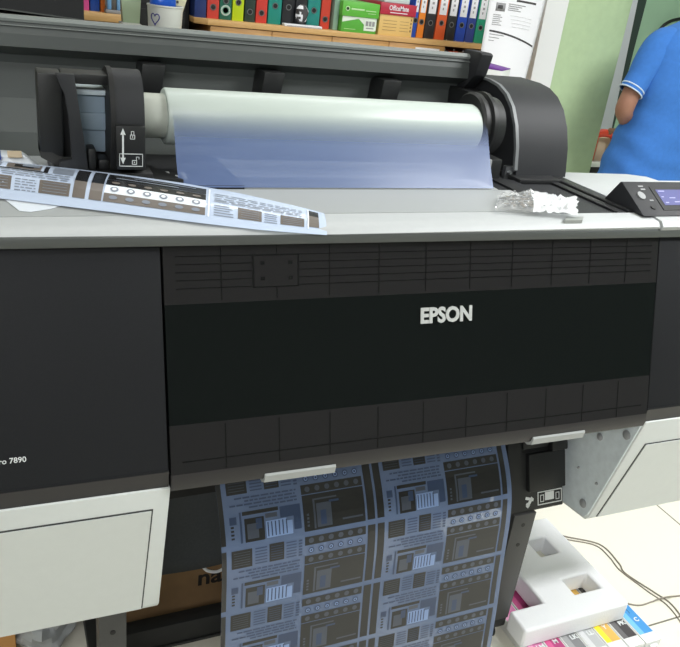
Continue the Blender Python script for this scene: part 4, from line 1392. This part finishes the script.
for k in range(6): pq(0.10, 0.22 + 0.03 * (k % 2), 1.322 - k * 0.007, 1.3245 - k * 0.007, 3)
for k in range(3): pq(0.09, 0.34 - 0.08 * k, 1.252 - k * 0.011, 1.2545 - k * 0.011, 3, arch=0.02)
for k in range(4): pq(0.38 + 0.02 * k, 0.8, 1.325 - k * 0.013, 1.3265 - k * 0.013, 4, arch=0.03)
o = b.build('wall_poster', ['paper', 'paperdark', 'papergrey', 'papergrey', colour((214, 214, 216))], None, origin=(1.874, 2.655, 0.99), recalc=False)
md = o.modifiers.new('thick', 'SOLIDIFY'); md.thickness = 0.0006; md.offset = -1
tag(o, 'white curled paper notice with black bars hanging beside the green column', 'poster')
b = MB()
b.box(1.50, 1.70, 2.27, 2.46, 0, 1.04, bev=0.004)
tag(b.build('pedestal', 'whitep', None, origin=(1.7, 2.3, 0)), 'white pedestal cabinet hidden behind the black printer housing', 'cabinet')
E_ = empty('tissue_box', (1.60, 2.36, 1.04), 'small white box with a purple top below the notice', 'box')
TB = [(1.600, 2.280), (1.690, 2.360), (1.600, 2.450), (1.510, 2.370)]
b = MB(); b.prism(TB, 1.04, 1.160, axis='z', bev=0.0015)
b.build('carton', 'whitep', E_)
b = MB()
b.hexa([(x, y, 1.1602) for x, y in TB] + [(1.600, 2.280, 1.164), (1.690, 2.360, 1.163), (1.600, 2.450, 1.176), (1.510, 2.370, 1.178)], bev=0.0008)
b.build('flap', 'purple', E_)

# ================================================================== FAR RIGHT
b = MB(); b.prism([(3.30, 0.70), (3.568, 0.70), (3.508, 1.56), (3.508, 2.1), (3.30, 2.1)], 3.80, 3.83, axis='y', bev=0.002)
b.m(1).box(3.31, 3.34, 3.80, 3.83, 0, 0.70); b.m(1).box(3.50, 3.53, 3.80, 3.83, 0, 0.70)
tag(b.build('partition_board', ['lilac', 'postm'], None, origin=(3.42, 3.815, 0)), 'pale lilac upright board beyond the green column', 'board')
E_ = empty('side_desk', (3.1, 3.25, 0), 'desk with a dark edge between the green column and the person', 'desk')
b = MB(); b.box(2.75, 3.55, 3.05, 3.55, 0.60, 0.645, bev=0.003); b.build('desk_top', 'deepblack', E_)
for x in (2.78, 3.48):
    for y in (3.08, 3.48):
        b = MB(); b.box(x, x + 0.04, y, y + 0.04, 0, 0.60); b.build('leg', 'postm', E_)
b = MB(); b.box(2.80, 3.0, 3.10, 3.30, 0.0, 0.57, bev=0.002)
tag(b.build('carton', 'cream', None, origin=(2.9, 3.2, 0)), 'cream carton on the floor under the side desk', 'box')
b = MB()
b.tube(spline([(2.81, 3.13, 0.775), (2.83, 3.12, 0.795), (2.88, 3.12, 0.808), (2.94, 3.12, 0.800), (3.0, 3.13, 0.77)]), 0.020, seg=12)
b.box(2.83, 2.85, 3.11, 3.13, 0.6455, 0.79); b.box(2.95, 2.97, 3.11, 3.13, 0.6455, 0.79)
tag(b.build('red_handle', 'red', None, origin=(2.9, 3.12, 0.6455)), 'red-orange curved handle standing on the side desk', 'handle')
b = MB(); b.box(2.80, 2.885, 3.16, 3.24, 0.6455, 0.775, bev=0.003)
b.m(1).box(2.855, 2.886, 3.158, 3.2, 0.68, 0.76)
tag(b.build('small_box', ['clip', 'darkred'], None, origin=(2.84, 3.2, 0.6455)), 'small black and dark red box under the red handle', 'box')
b = MB(); b.box(2.90, 3.05, 3.16, 3.30, 0.6455, 0.775, bev=0.003)
tag(b.build('cream_box', 'cream', None, origin=(2.97, 3.2, 0.6455)), 'cream box on the side desk beside the person', 'box')
b = MB(); b.box(2.79, 2.94, 3.055, 3.105, 0.6455, 0.668, bev=0.004)
tag(b.build('white_tray', 'whitep', None, origin=(2.86, 3.08, 0.6455)), 'low white tray at the front edge of the side desk', 'tray')
# black curved rail on the far wall
b = MB()
b.tube(spline([(4.19, 4.296, 1.26), (4.19, 4.26, 1.29), (4.22, 4.25, 1.335), (4.30, 4.25, 1.37), (4.45, 4.25, 1.39), (4.62, 4.25, 1.36), (4.64, 4.296, 1.28)]), 0.011, seg=10)
tag(b.build('wall_rail', 'clip', None, origin=(4.4, 4.29, 1.26)), 'black curved rail on the far green wall above the person', 'rail')

# ---- person
def skin_mesh(name, chains, material, parent, sub=2):
    """chains: lists of (key, (x,y,z), radius or (rx, ry)); a repeated key joins chains"""
    keys, pts, rad, edges = {}, [], [], []
    for ch in chains:
        prev = None
        for key, p, r in ch:
            if key not in keys:
                keys[key] = len(pts)
                pts.append(Vector(p)); rad.append(r if isinstance(r, tuple) else (r, r))
            i = keys[key]
            if prev is not None: edges.append((prev, i))
            prev = i
    O = root_loc(parent)
    me = bpy.data.meshes.new(name)
    me.from_pydata([p - O for p in pts], edges, [])
    o = bpy.data.objects.new(name, me)
    COL.objects.link(o)
    sm = o.modifiers.new('skin', 'SKIN')
    sm.use_smooth_shade = True
    for i, r in enumerate(rad):
        me.skin_vertices[0].data[i].radius = r
        me.skin_vertices[0].data[i].use_root = (i == 0)
    if sub:
        ss = o.modifiers.new('sub', 'SUBSURF'); ss.levels = sub; ss.render_levels = sub
    dg = bpy.context.evaluated_depsgraph_get()
    m2 = bpy.data.meshes.new_from_object(o.evaluated_get(dg))
    bpy.data.objects.remove(o, do_unlink=True)
    m2.name = name
    m2.materials.clear(); m2.materials.append(M[material])
    for p in m2.polygons: p.use_smooth = True
    o = bpy.data.objects.new(name, m2)
    COL.objects.link(o)
    o.parent = parent
    return o
PE_ = empty('person', (2.50, 2.40, 0.0), 'person in a blue polo shirt with white sleeve trim standing with back turned', 'person')
pel, wst, chs, nck = (2.48, 2.40, 0.86), (2.49, 2.40, 1.00), (2.52, 2.39, 1.20), (2.545, 2.38, 1.35)
lsh, rsh = (2.375, 2.39, 1.285), (2.675, 2.39, 1.295)
lel, lwr = (2.272, 2.385, 1.035), (2.45, 2.53, 0.925)
rel, rwr = (2.790, 2.40, 1.03), (2.66, 2.55, 0.935)
def hand(tag_, wr, d, side):
    wr = Vector(wr); d = Vector(d).normalized(); s_ = Vector(side).normalized()
    palm = wr + d * 0.06
    ch = [[(tag_ + 'wr', tuple(wr), 0.024), (tag_ + 'pm', tuple(palm), (0.036, 0.018))]]
    for k, (o_, l_) in enumerate(((-0.028, 0.075), (-0.009, 0.085), (0.010, 0.080), (0.028, 0.062))):
        a = palm + d * 0.030 + s_ * o_
        m_ = a + d * l_ * 0.5
        e_ = m_ + d * l_ * 0.4 + Vector((0, 0, -0.02))
        ch.append([(tag_ + 'pm', tuple(palm), 0.02), (tag_ + 'f%d' % k, tuple(a), 0.010), (tag_ + 'g%d' % k, tuple(m_), 0.009), (tag_ + 'h%d' % k, tuple(e_), 0.0075)])
    t0 = wr + d * 0.03 - s_ * 0.035
    t1 = t0 + d * 0.035 - s_ * 0.02
    ch.append([(tag_ + 'wr', tuple(wr), 0.024), (tag_ + 't0', tuple(t0), 0.012), (tag_ + 't1', tuple(t1), 0.010)])
    return ch
chains = [
    [('pel', pel, (0.11, 0.075)), ('wst', wst, (0.10, 0.07)), ('chs', chs, (0.11, 0.075)), ('nck', nck, (0.050, 0.050)), ('nk2', (2.56, 2.375, 1.43), 0.050),
     ('hd1', (2.575, 2.39, 1.51), (0.068, 0.082)), ('hd2', (2.58, 2.385, 1.59), (0.076, 0.092)), ('hd3', (2.58, 2.38, 1.65), (0.055, 0.066))],
    [('hd1', (2.575, 2.39, 1.51), 0.07), ('nose', (2.58, 2.485, 1.545), 0.014)],
    [('hd2', (2.58, 2.385, 1.59), 0.07), ('earl', (2.49, 2.38, 1.555), 0.016)],
    [('hd2', (2.58, 2.385, 1.59), 0.07), ('earr', (2.67, 2.38, 1.555), 0.016)],
    [('chs', chs, 0.11), ('lsh', lsh, 0.042), ('lmid', (2.305, 2.388, 1.14), 0.038), ('lel', lel, 0.038), ('lfm', (2.37, 2.455, 0.990), 0.032), ('lwr', lwr, 0.023)],
    [('chs', chs, 0.11), ('rsh', rsh, 0.042), ('rmid', (2.750, 2.395, 1.16), 0.038), ('rel', rel, 0.038), ('rfm', (2.725, 2.47, 0.985), 0.034), ('rwr', rwr, 0.023)],
    [('pel', pel, 0.11), ('lhp', (2.395, 2.40, 0.78), 0.080), ('lkn', (2.395, 2.41, 0.46), 0.052), ('lan', (2.395, 2.39, 0.09), 0.036), ('ltoe', (2.39, 2.55, 0.035), 0.032)],
    [('pel', pel, 0.11), ('rhp', (2.575, 2.40, 0.78), 0.080), ('rkn', (2.585, 2.41, 0.46), 0.052), ('ran', (2.585, 2.39, 0.09), 0.036), ('rtoe', (2.595, 2.55, 0.035), 0.032)],
]
chains += hand('l', lwr, (0.5, 0.8, -0.1), (0.8, -0.5, 0)) + hand('r', rwr, (-0.4, 0.9, -0.1), (0.9, 0.4, 0))
skin_mesh('body', chains, 'skin', PE_)
# polo shirt: torso and sleeves in one mesh
RINGS = [(2.472, 2.40, 0.735, 0.190, 0.135), (2.478, 2.40, 0.80, 0.190, 0.136), (2.486, 2.40, 0.88, 0.180, 0.130), (2.500, 2.398, 0.97, 0.172, 0.124), (2.512, 2.395, 1.06, 0.180, 0.126),
         (2.517, 2.392, 1.15, 0.195, 0.130), (2.524, 2.39, 1.23, 0.198, 0.130), (2.528, 2.388, 1.285, 0.190, 0.120), (2.532, 2.385, 1.325, 0.165, 0.105), (2.538, 2.383, 1.352, 0.125, 0.090), (2.543, 2.38, 1.372, 0.085, 0.075), (2.548, 2.38, 1.385, 0.066, 0.064)]
b = MB()
def torso(u, v):
    f = v * (len(RINGS) - 1)
    i = min(int(f), len(RINGS) - 2); f -= i
    f2 = f
    r_ = [x * (1 - f2) + y * f2 for x, y in zip(RINGS[i], RINGS[i + 1])]
    a = 2 * math.pi * u
    ca, sa = math.cos(a), math.sin(a)
    k = 2.5
    q = (abs(ca) ** k + abs(sa) ** k) ** (-1 / k)
    p = Vector((r_[0] + r_[3] * q * ca, r_[1] + r_[4] * q * sa, r_[2]))
    am = max(0.0, min(1.0, (1.12 - p.z) * 4))
    d_ = math.sin(p.z * 62 + p.x * 22 + 3 * noise.noise(p * 5)) * 0.005 * am + noise.noise(p * 8) * 0.008
    return p + Vector((ca, sa, 0)) * d_
b.grid(torso, 56, 44)
for L_ in ([(2.43, 2.388, 1.300), (2.385, 2.39, 1.280), (2.345, 2.39, 1.215), (2.312, 2.388, 1.155), (2.285, 2.386, 1.108)],
           [(2.63, 2.388, 1.305), (2.672, 2.39, 1.288), (2.705, 2.39, 1.225), (2.735, 2.393, 1.168), (2.760, 2.395, 1.118)]):
    pts = spline(L_, 6)
    n = len(pts) - 1
    b.tube(pts, [0.062 + 0.010 * math.sin(math.pi * min(1, k / n * 1.4)) - 0.016 * k / n for k in range(n + 1)], seg=20, caps=False)
bmesh.ops.remove_doubles(b.bm, verts=b.bm.verts, dist=0.0005)
sh = b.build('polo_shirt', 'shirt', PE_)
for c_, ax in (((2.286, 2.386, 1.110), (0.50, 0.03, 0.86)), ((2.759, 2.395, 1.120), (-0.45, 0, 0.89))):
    b = MB()
    c_ = Vector(c_)
    ax = Vector(ax).normalized()
    u = ax.orthogonal().normalized(); v_ = ax.cross(u)
    for dz in (0.0, 0.016):
        b.tube([c_ + ax * dz + (u * math.cos(t) + v_ * math.sin(t)) * (0.0485 + dz * 0.15 - (0.004 if dz else 0)) for t in [2 * math.pi * k / 28 for k in range(29)]], 0.0028, seg=6, caps=False)
    tag(b.build('sleeve_trim', 'shirttrim', sh), 'white sleeve trim')
b = MB()
b.tube([Vector((2.548, 2.38, 1.388)) + Vector((math.cos(t) * 0.064, math.sin(t) * 0.062, 0.01 * math.sin(t))) for t in [2 * math.pi * k / 24 for k in range(25)]], 0.014, seg=8, caps=False)
b.build('collar', 'shirt', sh)
tr = [
    [('pel', (2.475, 2.40, 0.86), (0.120, 0.085)), ('lhp', (2.405, 2.40, 0.70), 0.085), ('lkn', (2.395, 2.41, 0.46), 0.073), ('lan', (2.395, 2.395, 0.10), 0.060)],
    [('pel', (2.475, 2.40, 0.86), (0.120, 0.085)), ('rhp', (2.560, 2.40, 0.70), 0.085), ('rkn', (2.585, 2.41, 0.46), 0.073), ('ran', (2.585, 2.395, 0.10), 0.060)],
]
skin_mesh('trousers', tr, 'trouser', PE_)
skin_mesh('hair', [[('a', (2.577, 2.362, 1.545), (0.074, 0.070)), ('b', (2.58, 2.368, 1.615), (0.084, 0.094)), ('c', (2.58, 2.38, 1.675), (0.058, 0.070))]], 'hair', PE_)
for x in (2.393, 2.588):
    b = MB()
    b.prism([(x - 0.045, 2.33), (x + 0.045, 2.33), (x + 0.052, 2.49), (x + 0.035, 2.59), (x - 0.035, 2.59), (x - 0.052, 2.49)], 0.0, 0.075, axis='z', bev=0.02, seg=3)
    b.build('shoe', 'deepblack', PE_)
